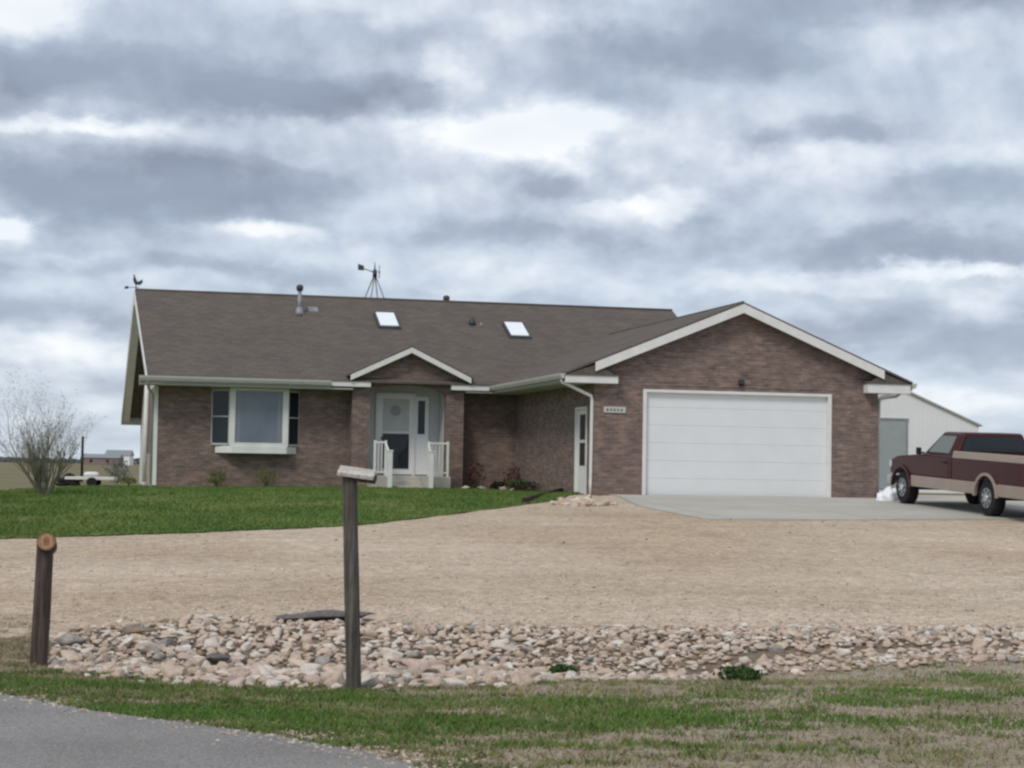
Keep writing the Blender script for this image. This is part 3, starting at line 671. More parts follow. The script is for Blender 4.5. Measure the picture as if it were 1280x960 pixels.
# garage roof: one gable prism, going back under the main slope
mb = MB(); gb = P+RUN+2.2; a, b = -EO, GWd+EO
mb.prism([(a, -GF, ZEG), (GX, -GF, ZG), (b, -GF, ZEG), (b, -GF, ZEG-.05), (GX, -GF, ZG-.10), (a, -GF, ZEG-.05)], (0, gb+GF, 0))
groof = mb.build('garage_roof', 'shingle', H)
MB().tube([(GX, -GF+.01, ZG+.01), (GX, gb, ZG+.01)], .018, 6).build('ridge_cap', 'shingle', groof)
MB().tube([(xl+.01, yR, ZR+.01), (xr-.01, yR, ZR+.01)], .04, 6).build('ridge_cap', 'shingle', roof)
# rakes and fascias
def rake(p0, p1, h, t, name, m='white', parent=H, ax=1):
    p0, p1 = Vector(p0), Vector(p1); up = Vector((0, 0, h)); dv = Vector((0, t, 0)) if ax == 1 else Vector((t, 0, 0))
    return MB().prism([p0-up, p1-up, p1, p0], dv).build(name, m, parent)
rz = lambda x: ZG-SG*abs(x-GX)-.052
rake((-.06, -GF-.03, rz(-.06)), (GX, -GF-.03, rz(GX)), .22, .03, 'rake_board')
rake((GX, -GF-.03, rz(GX)), (7.45, -GF-.03, rz(7.45)), .22, .03, 'rake_board')
MB().prism([(GX-.35, -GF, rz(GX)-.19), (GX+.35, -GF, rz(GX)-.19), (GX, -GF, rz(GX)-.02)], (0, GF, 0)).build('soffit', 'cream', H)
# cornice returns on the garage (box with a small sloped cap)
def ret(x0, x1, y0, y1, z0, z1, name='cornice_return'):
    r = MB().box((x0, y0, z0), (x1, y1, z1)).build(name, 'white', H, bevel=.006)
    MB().prism([(x0-.02, y0-.03, z1), (x0-.02, y1, z1), (x0-.02, y1, z1+.10)], (x1-x0+.04, 0, 0)).build('cap', 'shingle', r)
ret(-EO, .52, -GF-.005, -.002, ZEG-.25, ZEG-.07)
ret(7.02, GWd+EO-.06, -GF-.005, -.002, ZEG-.30, ZEG-.07)
# small roof infill above each cornice return
MB().prism([(-EO+.02, -GF+.02, ZEG-.065), (.50, -GF+.02, ZEG-.065), (-.02, -GF+.02, ZG-SG*(GX+.02)-.12), (-EO+.02, -GF+.02, ZEG-.055)], (0, GF-.025, 0)).build('roof_infill', 'shingle', H)
MB().prism([(7.04, -GF+.02, ZEG-.065), (GWd+EO-.04, -GF+.02, ZEG-.065), (7.44, -GF+.02, ZG-SG*(7.44-GX)-.12)], (0, GF-.025, 0)).build('roof_infill', 'shingle', H)
# soffits behind the eaves
MB().box((-EO+.03, -.001, ZEG-.24), (-.003, P-.05, ZEG-.20)).build('soffit', 'cream', H)
MB().box((GWd+.003, -.001, ZEG-.24), (GWd+EO-.03, gb-.1, ZEG-.20)).build('soffit', 'cream', H)
MB().box((xl+.05, P-EO+.03, ZE-.25), (PX0-.02, P-.002, ZE-.21)).build('soffit', 'cream', H)
MB().box((PX1+.02, P-EO+.03, ZE-.25), (-EO-.01, P-.002, ZE-.21)).build('soffit', 'cream', H)
# gutters: K profile along the eaves
def gutter(p0, p1, out, m='cream'):
    p0, p1, out = Vector(p0), Vector(p1), Vector(out)
    prof = [(0, 0), (.02, -.13), (.08, -.13), (.115, -.05), (.12, 0), (.108, 0), (.09, -.02), (.03, -.02), (.012, 0)]
    return MB().prism([p0+out*a+Vector((0, 0, b)) for a, b in prof], p1-p0).build('gutter', m, H)
gutter((xl+.02, P-EO-.001, ZE-.02), (-5.42, P-EO-.001, ZE-.02), (0, -1, 0))
gutter((-EO-.001, P-EO+.0, ZEG-.03), (-EO-.001, -GF, ZEG-.03), (-1, 0, 0))
gutter((GWd+EO+.001, -GF, ZEG-.03), (GWd+EO+.001, 12, ZEG-.03), (1, 0, 0))
MB().box((xl+.02, P-EO, ZE-.20), (-5.42, P-EO+.025, ZE-.03)).box((-EO, -GF, ZEG-.22), (-EO+.025, P-EO, ZEG-.05)).box((GWd+EO-.025, -GF, ZEG-.22), (GWd+EO, 12, ZEG-.05)).build('fascia', 'cream', H)
# left gable rake boards and eave return
for a, b in (((P-EO, ZE), (yR, ZR)), ((yR, ZR), (yB, zB))):
    xx = xl-.03; xa_ = xx if b[0] == yB else xe-.03; xb_ = xx-(.12 if b[0] == yB else 0)
    MB().prism([(xa_, a[0], a[1]-.02), (xb_, b[0], b[1]-.02), (xb_, b[0], b[1]-(.30 if b[0] == yB else .22)), (xa_, a[0], a[1]-(.48 if b[0] == yB else .20))], (.028, 0, 0)).build('rake_board', 'white', H)
MB().box((xl-.15, yB-.02, zB-.34), (xr, yB+.03, zB-.01)).build('fascia', 'cream', H)
MB().prism([(xe, P-EO+.05, ZE-.25), (xl, yR, ZR-.24), (xl-.1, yB, zB-.24), (xl-.1, yB, zB-.21), (xl, yR, ZR-.20), (xe, P-EO+.05, ZE-.2)], (.235, 0, 0)).build('soffit', 'white', H)
# garage door: sectional
gd = MB(); n = 6; hh = DZ/n
for k in range(n): gd.box((DX0+.09, .10, k*hh+.0012+(.015 if k == 0 else 0)), (DX1-.09, .135, (k+1)*hh-.0012-(.06 if k == n-1 else 0)))
gdoor = gd.build('garage_door', 'door_white', H, bevel=.006)
MB().box((DX0+.09, .13, 0), (DX1-.09, .16, DZ-.05)).build('door_back', 'door_white', gdoor)
MB().box((DX0, -.01, 0), (DX0+.09, .2, DZ)).box((DX1-.09, -.01, 0), (DX1, .2, DZ)).box((DX0+.09, -.008, DZ-.07), (DX1-.09, .2, DZ)).build('door_frame', 'white', gdoor, bevel=.004)
MB().box((DX0+.09, .05, .0), (DX1-.09, .1, .016)).build('seal', 'black', gdoor)
# house number plaque and lamp above the door
pq = MB().box((.24, -.03, 2.0), (.80, -.002, 2.15)).build('address_plaque', 'cream', H, bevel=.01)
mb = MB()
for i in range(5): mb.box((.31+i*.09, -.034, 2.045+.006*(i % 2)), (.35+i*.09, -.0305, 2.10))
mb.build('numerals', 'post_brown', pq)
lm = MB().box((3.69, -.09, 2.79), (3.83, -.002, 2.90)).build('wall_lamp', 'dark_metal', H, bevel=.01)
MB().box((3.71, -.085, 2.74), (3.81, -.02, 2.789)).build('lamp_shade', 'black', lm)
# side door in the garage side wall, white with a tall two-pane window
sdr = MB().box((.03, SY0+.05, .02), (.09, SY1-.05, SZ-.05)).build('side_door', 'white', H)
MB().box((-.035, SY0, 0), (.05, SY0+.05, SZ)).box((-.035, SY1-.05, 0), (.05, SY1, SZ)).box((-.035, SY0+.05, SZ-.05), (.05, SY1-.05, SZ)).build('frame', 'white', sdr)
MB().box((.018, SY0+.28, .72), (.031, SY1-.28, 1.28)).box((.018, SY0+.28, 1.36), (.031, SY1-.28, 1.98)).build('window_pane', 'glass', sdr)
MB().box((-.02, SY0+.09, 1.0), (.028, SY0+.12, 1.08)).build('handle', 'dark_metal', sdr)
# downspouts
MB().tube([(-EO-.04, -.12, ZEG-.16), (-EO-.02, -.1, ZEG-.24), (-.08, -.02, ZEG-.55), (-.055, -.0, ZEG-.66), (-.05, .04, .3), (-.05, .04, .02)], .04, 8).build('downspout', 'white', H)
MB().tube([(GWd+EO+.04, .1, ZEG-.15), (GWd+.55, .12, ZEG-.36), (GWd+.09, .12, ZEG-.44), (GWd+.06, .12, .05)], .035, 8).build('downspout', 'cream', H)
MB().tube([(xl+.25, P-EO-.06, ZE-.14), (xl+.3, P-.3, ZE-.35), (XL-.06, P+.03, ZE-.5), (XL-.055, P+.03, .03)], .04, 8).build('downspout', 'cream', H)
MB().box((GWd-.05, -.1, 0), (GWd+.12, .0, .16)).build('splash_block', 'dark_metal', H)
# bay window
yf = P-.30; cx0, cx1 = -8.02, -6.60
bay = MB().prism([(bx0+.12, P-.001, bz0-.22), (cx0-.02, yf-.05, bz0-.22), (cx1+.06, yf-.05, bz0-.22), (bx1-.06, P-.001, bz0-.22)], (0, 0, .20)).build('bay_window', 'white', H, bevel=.01)
MB().box((cx0-.09, yf-.03, bz0-.02), (cx0+.06, yf+.09, bz1)).box((cx1-.06, yf-.03, bz0-.02), (cx1+.10, yf+.09, bz1)).box((cx0+.06, yf-.03, bz0-.02), (cx1-.06, yf+.07, bz0+.07)).box((cx0+.06, yf-.03, bz1-.07), (cx1-.06, yf+.07, bz1)).build('frame', 'white', bay, bevel=.006)
MB().box((cx0+.06, yf+.01, bz0+.07), (cx1-.06, yf+.03, bz1-.07)).build('window_pane', 'glass_sky', bay)
MB().box((cx0+.06, yf+.005, bz0+.07), (cx0+.20, yf+.0095, bz1-.07)).build('curtain', 'glass_curtain', bay)
MB().box((cx1-.20, yf+.005, bz0+.07), (cx1-.06, yf+.0095, bz1-.07)).build('curtain', 'glass_curtain', bay)
for s, (xa, xb) in enumerate(((bx0, cx0-.09), (bx1, cx1+.10))):
    pn = MB().prism([(xa, P+.02, bz0), (xb, yf+.03, bz0), (xb, yf+.03, bz1-.03), (xa, P+.02, bz1-.03)], (0, .02, 0)).build('window_pane', 'glass', bay)
    mb = MB(); q = lambda f, z: Vector((xa+(xb-xa)*f, P+.018+(yf+.03-P-.02)*f-.012, z))
    for f0, f1, z0, z1 in ((0, 1, bz0, bz0+.05), (0, 1, bz1-.08, bz1-.03), (0, .06, bz0, bz1-.03), (.94, 1, bz0, bz1-.03), (0, 1, 1.9, 1.93)):
        mb.prism([q(f0, z0), q(f1, z0), q(f1, z1), q(f0, z1)], (0, .03, 0))
    mb.build('sash', 'cream' if s else 'recess', bay)
MB().prism([(bx0-.03, P-.001, bz1-.005), (cx0-.12, yf-.06, bz1-.005), (cx1+.13, yf-.06, bz1-.005), (bx1+.03, P-.001, bz1-.005)], (0, 0, .05)).build('hood', 'cream', bay)
# entrance porch
py = P-.60
def arch(x):
    t = (x-(OX0+OX1)/2)/((OX1-OX0)/2); return 2.60+.30*math.sqrt(max(0, 1-t*t*.98))
pz = lambda x: 3.82-.475*abs(x+3.18)
mb = MB()
xs = [OX0+(OX1-OX0)*k/16 for k in range(17)]
mb.prism([(PX0, py, -.05), (OX0, py, -.05), (OX0, py, pz(OX0)), (PX0, py, min(pz(PX0), 3.1))], (0, .25, 0))
mb.prism([(OX1, py, -.05), (PX1, py, -.05), (PX1, py, min(pz(PX1), 3.1)), (OX1, py, pz(OX1))], (0, .25, 0))
for a, b in zip(xs, xs[1:]):
    if a < -3.18 < b: mb.prism([(a, py, arch(a)), (b, py, arch(b)), (b, py, pz(b)), (-3.18, py, pz(-3.18)), (a, py, pz(a))], (0, .25, 0))
    else: mb.prism([(a, py, arch(a)), (b, py, arch(b)), (b, py, pz(b)), (a, py, pz(a))], (0, .25, 0))
mb.box((PX0, py+.25, -.05), (PX0+.2, P, WT)); mb.box((PX1-.2, py+.25, -.05), (PX1, P, WT))
mb.build('porch_wall', 'brick', H)
# arch ring of lighter bricks
mb = MB()
for a, b in zip(xs, xs[1:]): mb.prism([(a, py-.012, arch(a)), (b, py-.012, arch(b)), (b, py-.012, arch(b)+.16), (a, py-.012, arch(a)+.16)], (0, .011, 0))
mb.build('brick_arch', mat('arch_brick', brick_fn((.20, .125, .11), (.145, .095, .085), (.2, .17, .15)), .9, .2), H)
# porch roof: gable running back into the main slope
mb = MB(); ax = -3.18; az_ = 3.98; hw = 1.78; pe = az_-.475*hw
mb.prism([(ax-hw, py-.28, pe), (ax, py-.28, az_), (ax+hw, py-.28, pe), (ax+hw, py-.28, pe-.05), (ax, py-.28, az_-.06), (ax-hw, py-.28, pe-.05)], (0, 3.0, 0))
mb.build('porch_roof', 'shingle', H)
rr_ = lambda x: az_-.475*abs(x-ax)-.05
rake((ax-hw+.08, py-.31, rr_(ax-hw+.08)), (ax, py-.31, rr_(ax)), .15, .03, 'rake_board')
rake((ax, py-.31, rr_(ax)), (ax+hw-.08, py-.31, rr_(ax+hw-.08)), .15, .03, 'rake_board')
MB().prism([(ax-hw+.1, py-.28, rr_(ax-hw+.1)-.13), (ax, py-.28, rr_(ax)-.13), (ax+hw-.1, py-.28, rr_(ax+hw-.1)-.13), (ax+hw-.1, py-.28, rr_(ax+hw-.1)-.09), (ax, py-.28, rr_(ax)-.09), (ax-hw+.1, py-.28, rr_(ax-hw+.1)-.09)], (0, .27, 0)).build('soffit', 'cream', H)
ret(-5.42, -4.30, py-.22, py-.002, 2.80, 2.95); ret(-2.02, -.93, py-.22, py-.002, 2.78, 2.93)
# recessed entry
ey = P+.5
MB().box((OX0-.06, ey, .3), (OX1+.06, ey+.1, 3.0)).box((OX0-.08, P-.35, .3), (OX0-.002, ey, 2.95)).box((OX1+.002, P-.35, .3), (OX1+.08, ey, 2.95)).box((OX0, P-.35, 2.93), (OX1, ey, 2.99)).build('entry_wall', 'recess', H)
fd = MB().box((-3.86, ey-.05, .40), (-2.88, ey-.002, 2.62)).build('front_door', 'door_white', H)
MB().box((-3.95, ey-.08, .36), (-3.86, ey-.002, 2.70)).box((-2.88, ey-.08, .36), (-2.80, ey-.002, 2.70)).box((-3.86, ey-.08, 2.62), (-2.88, ey-.002, 2.70)).build('frame', 'white', fd, bevel=.005)
MB().box((-3.74, ey-.065, .56), (-2.98, ey-.051, 1.55)).build('window_pane', 'glass', fd)
MB().tube([(-3.38, ey-.075, 2.20), (-3.38, ey-.05, 2.20)], .15, 20).build('oval_glass', mat('pewter_glass', speck((.30, .31, .33), .25, 14), .5), fd)  # round grey glass inset in the upper half of the door
MB().box((-3.74, ey-.062, 1.62), (-2.98, ey-.051, 2.54)).build('panel', 'recess', fd)
MB().box((-3.78, ey-.10, 1.38), (-3.74, ey-.066, 1.46)).build('handle', 'dark_metal', fd)
sl = MB().box((-2.80, ey-.045, .40), (-2.42, ey-.003, 2.62)).build('sidelight', 'door_white', H)
MB().box((-2.73, ey-.055, 1.55), (-2.53, ey-.046, 2.50)).build('window_pane', 'glass', sl)
MB().box((OX0-.04, 6.95, -.05), (OX1+.04, ey, .36)).build('porch_floor', 'concrete', H, bevel=.02)
MB().box((-3.85, 6.65, -.05), (-2.70, 6.949, .22)).build('step', 'concrete', H, bevel=.015)
MB().box((-3.85, 6.35, -.05), (-2.70, 6.649, .10)).build('step', 'concrete', H, bevel=.015)
def railing(xa, xb, xn):
    mb = MB(); y = 7.02; z0, z1 = .36, 1.30
    for x in (xa, xb): mb.box((x-.03, y-.03, z0), (x+.03, y+.03, z1+.03))
    lo, hi = min(xa, xb), max(xa, xb)
    mb.box((lo+.03, y-.025, z1-.05), (hi-.03, y+.025, z1)); mb.box((lo+.03, y-.02, z0+.08), (hi-.03, y+.02, z0+.12))
    k = lo+.10
    while k < hi-.05: mb.box((k-.012, y-.012, z0+.12), (k+.012, y+.012, z1-.05)); k += .10
    r = mb.build('railing', 'white', H)
    mb = MB(); mb.box((xn-.06, 6.12, Hxy(xn, 6.15)-.05), (xn+.06, 6.24, 1.02)); mb.box((xn-.075, 6.105, 1.021), (xn+.075, 6.255, 1.06)); mb.build('newel_post', 'white', r, bevel=.006)
    mb = MB(); mb.prism([(xn-.025, 6.24, .90), (xn+.025, 6.24, .90), (xn+.025, 6.24, .96), (xn-.025, 6.24, .96)], (xb-xn, .78, .30))
    mb.prism([(xn-.02, 6.24, .22), (xn+.02, 6.24, .22), (xn+.02, 6.24, .26), (xn-.02, 6.24, .26)], (xb-xn, .78, .24))
    for f in (.16, .32, .48, .64, .80):
        x, y_ = xn+(xb-xn)*f, 6.24+.78*f; mb.box((x-.012, y_-.012, .24+.24*f), (x+.012, y_+.012, .92+.30*f))
    mb.build('handrail', 'white', r)
railing(-4.22, -3.92, -3.93); railing(-2.18, -2.72, -2.80)
# skylights
def on_roof(x, y, dz=0.): return Vector((x, y, zrf(y)+dz))
def roofbox(x0, x1, y0, y1, z0, z1):
    mb = MB(); v = [on_roof(x, y, z) for z in (z0, z1) for (x, y) in ((x0, y0), (x1, y0), (x1, y1), (x0, y1))]
    vs = [mb.bm.verts.new(p) for p in v]
    for f in ((0,3,2,1),(4,5,6,7),(0,1,5,4),(1,2,6,5),(2,3,7,6),(3,0,4,7)): mb.bm.faces.new([vs[i] for i in f])
    return mb
for x0, x1, y0, y1 in ((-3.47, -2.91, 11.15, 12.12), (.45, 1.01, 10.75, 11.72)):
    s = roofbox(x0-.06, x1+.06, y0-.06, y1+.06, -.02, .075).build('skylight', 'dark_metal', roof)
    roofbox(x0, x1, y0, y1, .076, .11).build('dome', 'skylight', s, bevel=.02)
# flues and vents on the roof
def flue(x, y, h, r, m, cone=True, cap=True):
    z = zrf(y) if y < yR else ZR-SM*(y-yR)
    f = MB().tube([(x, y, z-.1), (x, y, z+h)], r, 12).build('flue', m, roof)
    if cone: MB().tube([(x, y, z-.05), (x, y, z+.07), (x, y, z+.22)], [r*2.6, r*2.0, r*1.1], 12).build('flashing', m, f)
    if cap: MB().tube([(x, y, z+h-.02), (x, y, z+h+.03), (x, y, z+h+.13), (x, y, z+h+.17)], [r*1.3, r*1.75, r*1.75, r*.9], 12).build('cap', 'dark_metal', f)
flue(-5.80, 12.0, .72, .06, 'galv'); flue(-.56, 11.7, .16, .05, 'dark_metal', True, False)
flue(-.8, 14.6, .70, .06, 'dark_metal', False, True); roofbox(-5.5, -5.2, 12.2, 12.5, -.01, .05).build('vent', 'galv', roof)
flue(-.30, 11.6, .10, .03, 'galv', False, False)

# ---------------------------------------------------------------- weather vane on the left ridge end
wv = thing('weather_vane', 'small dark rooster weather vane at the left end of the ridge', 'weather vane', (XL-RO+.03, yR, ZR+.03))
MB().tube([(0, 0, 0), (0, 0, .22)], .014, 6).build('rod', 'dark_metal', wv)
MB().prism([(x, -.012, z) for x, z in ((-.02, .13), (.12, .12), (.20, .20), (.19, .30), (.12, .25), (.04, .22), (-.02, .34), (-.04, .42), (-.09, .44), (-.07, .36), (-.09, .30), (-.07, .20))], (0, .024, 0)).build('rooster', 'dark_metal', wv)
MB().tube([(-.30, 0, .03), (.10, 0, .05)], .010, 6).build('arm', 'dark_metal', wv)
MB().prism([(-.34, -.008, -.01), (-.22, -.008, .0), (-.22, -.008, .08), (-.32, -.008, .07)], (0, .016, 0)).build('tail', 'dark_metal', wv)
# ---------------------------------------------------------------- windmill behind the house
wm = thing('windmill', 'small farm windmill on a lattice tower behind the roof', 'windmill', (-1.5, 25, -.05))
for k in range(4):
    a = math.pi/4+k*math.pi/2+.3; MB().tube([(math.cos(a)*3.3, math.sin(a)*3.3, 0), (math.cos(a)*.05, math.sin(a)*.05, 7.78)], .026, 6).build('leg', 'galv', wm)
mb = MB()
for z in (2, 3.5, 4.9, 6.0, 6.9):
    r = 3.25*(1-z/7.75)+.05; ps = [Vector((math.cos(math.pi/4+k*math.pi/2+.3)*r, math.sin(math.pi/4+k*math.pi/2+.3)*r, z)) for k in range(4)]
    for k in range(4): mb.tube([ps[k], ps[(k+1) % 4]], .014, 5)
mb.build('brace', 'galv', wm)
MB().tube([(0, 0, 7.78), (0, 0, 8.05)], .085, 10).build('gearbox', 'dark_metal', wm)
MB().tube([(0, 0, 8.05), (-.01, 0, 8.36)], [.03, .008], 6).build('finial', 'dark_metal', wm)
mb = MB(); hc = Vector((.16, -.03, 7.98)); axv = Vector((1, -.22, 0)).normalized(); e1 = Vector((.22, 1, 0)).normalized(); e2 = Vector((0, 0, 1))
for k in range(14):
    a = 2*math.pi*k/14; d = e1*math.cos(a)+e2*math.sin(a); w = ((-e1*math.sin(a)+e2*math.cos(a))+axv*.45).normalized()*.035
    mb.prism([hc+d*.08-w*.3, hc+d*.08+w*.3, hc+d*.25+w*.7, hc+d*.25-w*.7], axv*.004)
mb.tube([hc-axv*.04, hc+axv*.04], .04, 8)
mb.build('rotor', 'galv', wm)
MB().tube([(-.02, 0, 7.95), (-.42, .1, 8.1)], .018, 5).build('tail_arm', 'dark_metal', wm)
MB().prism([(-.40, .09, 8.02), (-.62, .15, 8.04), (-.62, .15, 8.27), (-.40, .09, 8.20)], (0, .01, 0)).build('tail', 'dark_metal', wm)

# ---------------------------------------------------------------- posts
def leaning(px0, py0, px1, py1):
    b = GW(px0, py0); r = ray(px1, py1); d = (b-Vector(CAM)).dot(Vector((FH[0], FH[1], 0)))
    t = d/(r[0]*FH[0]+r[1]*FH[1]); return b, Vector(CAM+r*t)
b0, b1 = leaning(443, 862, 437, 592)
tp = thing('wooden_post', 'tall thin weathered grey post with a small board nailed on top', 'post', b0)
hgt = (b1-b0).length; ln = (b1-b0)
def woodpost(parent, top, r, m, sides=14, seed=1, square=False):
    b = bmesh.new(); rings = []; n = 26
    for i in range(n+1):
        f = i/n; c = Vector((0, 0, -.12))+(top+Vector((0, 0, .12)))*f
        ring = []
        for k in range(sides):
            a = 2*math.pi*k/sides; rad = r*(1.04-.08*f)
            if square: rad *= 1/max(abs(math.cos(a+.5)), abs(math.sin(a+.5)))**.75*.9
            rad *= 1+.05*mnoise.noise(Vector((math.cos(a)*3, math.sin(a)*3, f*3+seed)))+.045*mnoise.noise(Vector((math.cos(a)*9, math.sin(a)*9, f*1.5+seed)))
            ring.append(b.verts.new(c+Vector((math.cos(a)*rad, math.sin(a)*rad, 0))))
        rings.append(ring)
    for A, B in zip(rings, rings[1:]):
        for k in range(sides):
            f = b.faces.new([A[k], A[(k+1) % sides], B[(k+1) % sides], B[k]]); f.smooth = True
    b.faces.new(rings[-1]); b.faces.new(rings[0][::-1])
    me = bpy.data.meshes.new('post'); b.to_mesh(me); b.free(); me.materials.append(M[m])
    o = bpy.data.objects.new('post', me); COL.objects.link(o); o.parent = parent; return o
woodpost(tp, ln, .054, 'post_grey', square=True)
bd = MB().box((-.08, -.085, 0), (.175, .085, .03)).build('board', 'board', tp, bevel=.004)
bd.location = ln+Vector((0, 0, -.002)); bd.rotation_euler = (math.radians(16), math.radians(7), -YAW)
b2 = MB().box((.05, -.06, -.03), (.19, .06, -.001)).build('bracket', 'post_brown', bd)
MB().box((.0, -.05, -.06), (.05, .05, -.001)).build('block', 'post_grey', bd)
c0, c1 = leaning(48, 831, 57, 676)
sp_ = thing('wooden_post', 'short dark leaning log post at left with a sawn orange rail end', 'post', c0)
woodpost(sp_, c1-c0, .066, 'post_brown', seed=9)
tv = c1-c0
fdir = Vector((-FH[0], -FH[1], 0)); sdir_ = Vector((RH[0], RH[1], 0))
q0 = tv+Vector((0, 0, -.035))+sdir_*.012
st = MB().tube([(0, 0, -.10), (0, 0, .10)], .073, 18).build('rail_stub', 'post_brown', sp_)
st.location = q0+Vector((0, 0, .01)); st.rotation_euler = (fdir+Vector((0, 0, .25))+sdir_*.2).to_track_quat('Z', 'Y').to_euler()
MB().tube([(0, 0, .1), (0, 0, .104)], .066, 18).build('sawn_end', 'cutwood', st)
MB().tube([(-.03, 0, -.02), (-.045, 0, .09)], .012, 6).build('wire_staple', 'dark_metal', st)

# ---------------------------------------------------------------- bare tree at the left and background
def bare_tree(name, loc, h, spread, stems, seed, label, buds=5200, m='twig'):
    t = thing(name, label, 'tree', loc); rr = random.Random(seed); mb = MB(); tips = []; tw = MB()
    def grow(p, d, L, r, lv, B):
        pts = [p]; rs = [r]; q = p.copy(); dd = d.copy()
        for k in range(4):
            dd = (dd+Vector((rr.gauss(0, .09), rr.gauss(0, .09), .05))).normalized(); q = q+dd*L/4; pts.append(q.copy()); rs.append(r*(1-.16*(k+1)))
        B.tube(pts, rs, 5 if lv else 7, cap=False); tips.extend(pts[1:])
        if lv < 3:
            for k in range(5 if lv < 2 else 3):
                i = rr.randint(1, 4); a = rr.uniform(0, 6.28)
                nd = (dd*1.1+Vector((math.cos(a), math.sin(a), .15))*.55).normalized(); grow(pts[i], nd, L*rr.uniform(.5, .72), rs[i]*.55, lv+1, tw)
    for s in range(stems):
        a = rr.uniform(0, 6.28); e = spread*rr.uniform(.2, 1)
        grow(Vector((math.cos(a)*.06, math.sin(a)*.06, -.05)), Vector((math.cos(a)*e, math.sin(a)*e, 1)).normalized(), h*rr.uniform(.42, .62), .022*h/2.2, 0, mb)
    mb.build('trunk', m, t); tw.build('branches', m, t)
    T = np.array([tuple(v) for v in tips]); P_ = T[rng.integers(0, len(T), buds)]+rng.normal(0, .012*h/2.2, (buds, 3)); P_[:, 2] = np.maximum(P_[:, 2], .3)
    a = rng.normal(size=(buds, 3)); a /= np.linalg.norm(a, axis=1)[:, None]; b = np.cross(a, rng.normal(size=(buds, 3))); b /= np.linalg.norm(b, axis=1)[:, None]; s = .014*h/2.2
    V = np.stack([P_-a*s, P_+b*s*.6, P_+a*s, P_-b*s*.6], 1).reshape(-1, 3); npmesh('crown', V, np.arange(4*buds).reshape(-1, 4), 'leaf_bud', t)
bare_tree('budding_tree', GW(56, 619), 2.35, .95, 19, 4, 'leafless multi-stemmed young tree with pale buds at the left edge of lawn')
# utility post
p = GW(102, 601); up_ = thing('utility_post', 'slim dark wooden post standing in the field beyond the lawn', 'post', p)
MB().tube([(0, 0, -.1), (0, 0, (Vector(p)-Vector(CAM)).length/FPX*54)], .06, 8).build('pole', 'bark_dark', up_)
MB().box((-.09, -.09, .9), (.09, -.06, 1.1)).build('meter_box', 'dark_metal', up_)
# tyre pile / old machinery
p = GW(85, 608); ty = thing('tyre_pile', 'dark heap of old tyres at the far edge of the lawn', 'tyres', p); ty.scale = (.62,)*3
for i, (x, y, z, tilt) in enumerate(((-.28, 0, .10, 0), (-.25, .04, .30, .1), (.28, 0, .12, 0), (.05, -.1, .36, 1.2), (.30, .06, .31, .15))):
    me = bpy.data.meshes.new('tyre'); b = bmesh.new()
    for a in range(20):
        for c in range(8): b.verts.new(((.22+.09*math.cos(c*math.pi/4))*math.cos(a*math.pi/10), (.22+.09*math.cos(c*math.pi/4))*math.sin(a*math.pi/10), .09*math.sin(c*math.pi/4)))
    b.verts.ensure_lookup_table()
    for a in range(20):
        for c in range(8): b.faces.new([b.verts[a*8+c], b.verts[((a+1) % 20)*8+c], b.verts[((a+1) % 20)*8+(c+1) % 8], b.verts[a*8+(c+1) % 8]]).smooth = True
    b.to_mesh(me); b.free(); me.materials.append(M['rubber']); o = bpy.data.objects.new('tyre', me); COL.objects.link(o); o.parent = ty; o.location = (x, y, z); o.rotation_euler = (tilt, 0, 0)
# low white trailer
p = GW(113, 608); tr = thing('flatbed_trailer', 'low white flatbed trailer parked at the far lawn edge', 'trailer', p, -.15)
MB().box((-.7, -.4, .20), (.75, .4, .29)).build('deck', 'white', tr, bevel=.01)
MB().box((-1.15, -.03, .2), (-.7, .03, .25)).build('tow_bar', 'galv', tr)
for y in (-.45, .45): MB().tube([(.1, y-.05, .13), (.1, y+.05, .13)], .15, 14).build('wheel', 'rubber', tr)
# propane tank behind it
p = GW(114, 600); pt = thing('propane_tank', 'small white cylindrical tank lying behind the trailer', 'tank', p); pt.scale = (.6,)*3
MB().tube([(-.62, 0, .42), (-.55, 0, .42), (-.42, 0, .42), (.42, 0, .42), (.55, 0, .42), (.62, 0, .42)], [.06, .17, .25, .25, .17, .06], 16).build('shell', 'white', pt)
for x in (-.35, .35): MB().box((x-.05, -.2, -.03), (x+.05, .2, .2)).build('foot', 'galv', pt)
# far buildings
def farhouse(px, py, w, dp, h, rh, label, wm_='rock_pink'):
    u, d = G(px, py); t = thing('farm_building', label, 'building', Vector(loc2w(u, d)), -.2)
    MB().box((-w/2, -dp/2, -.2), (w/2, dp/2, h)).build('wall', wm_, t)
    MB().prism([(-w/2-.3, -dp/2-.3, h), (-w/2-.3, dp/2+.3, h), (-w/2-.3, 0, h+rh)], (w+.6, 0, 0)).build('roof', 'galv', t)
    for x in (-w*.25, w*.2): MB().box((x-.5, -dp/2-.04, h*.35), (x+.5, -dp/2-.003, h*.75)).build('window', 'glass', t)
farhouse(128, 581.5, 12, 8, 2.4, 1.3, 'distant low pinkish farm building on the horizon left of the house', 'brick_pale')
farhouse(149, 581.5, 9, 8, 3.6, 2.0, 'distant grey-white farm shed close beside the house corner', 'metal_wall')
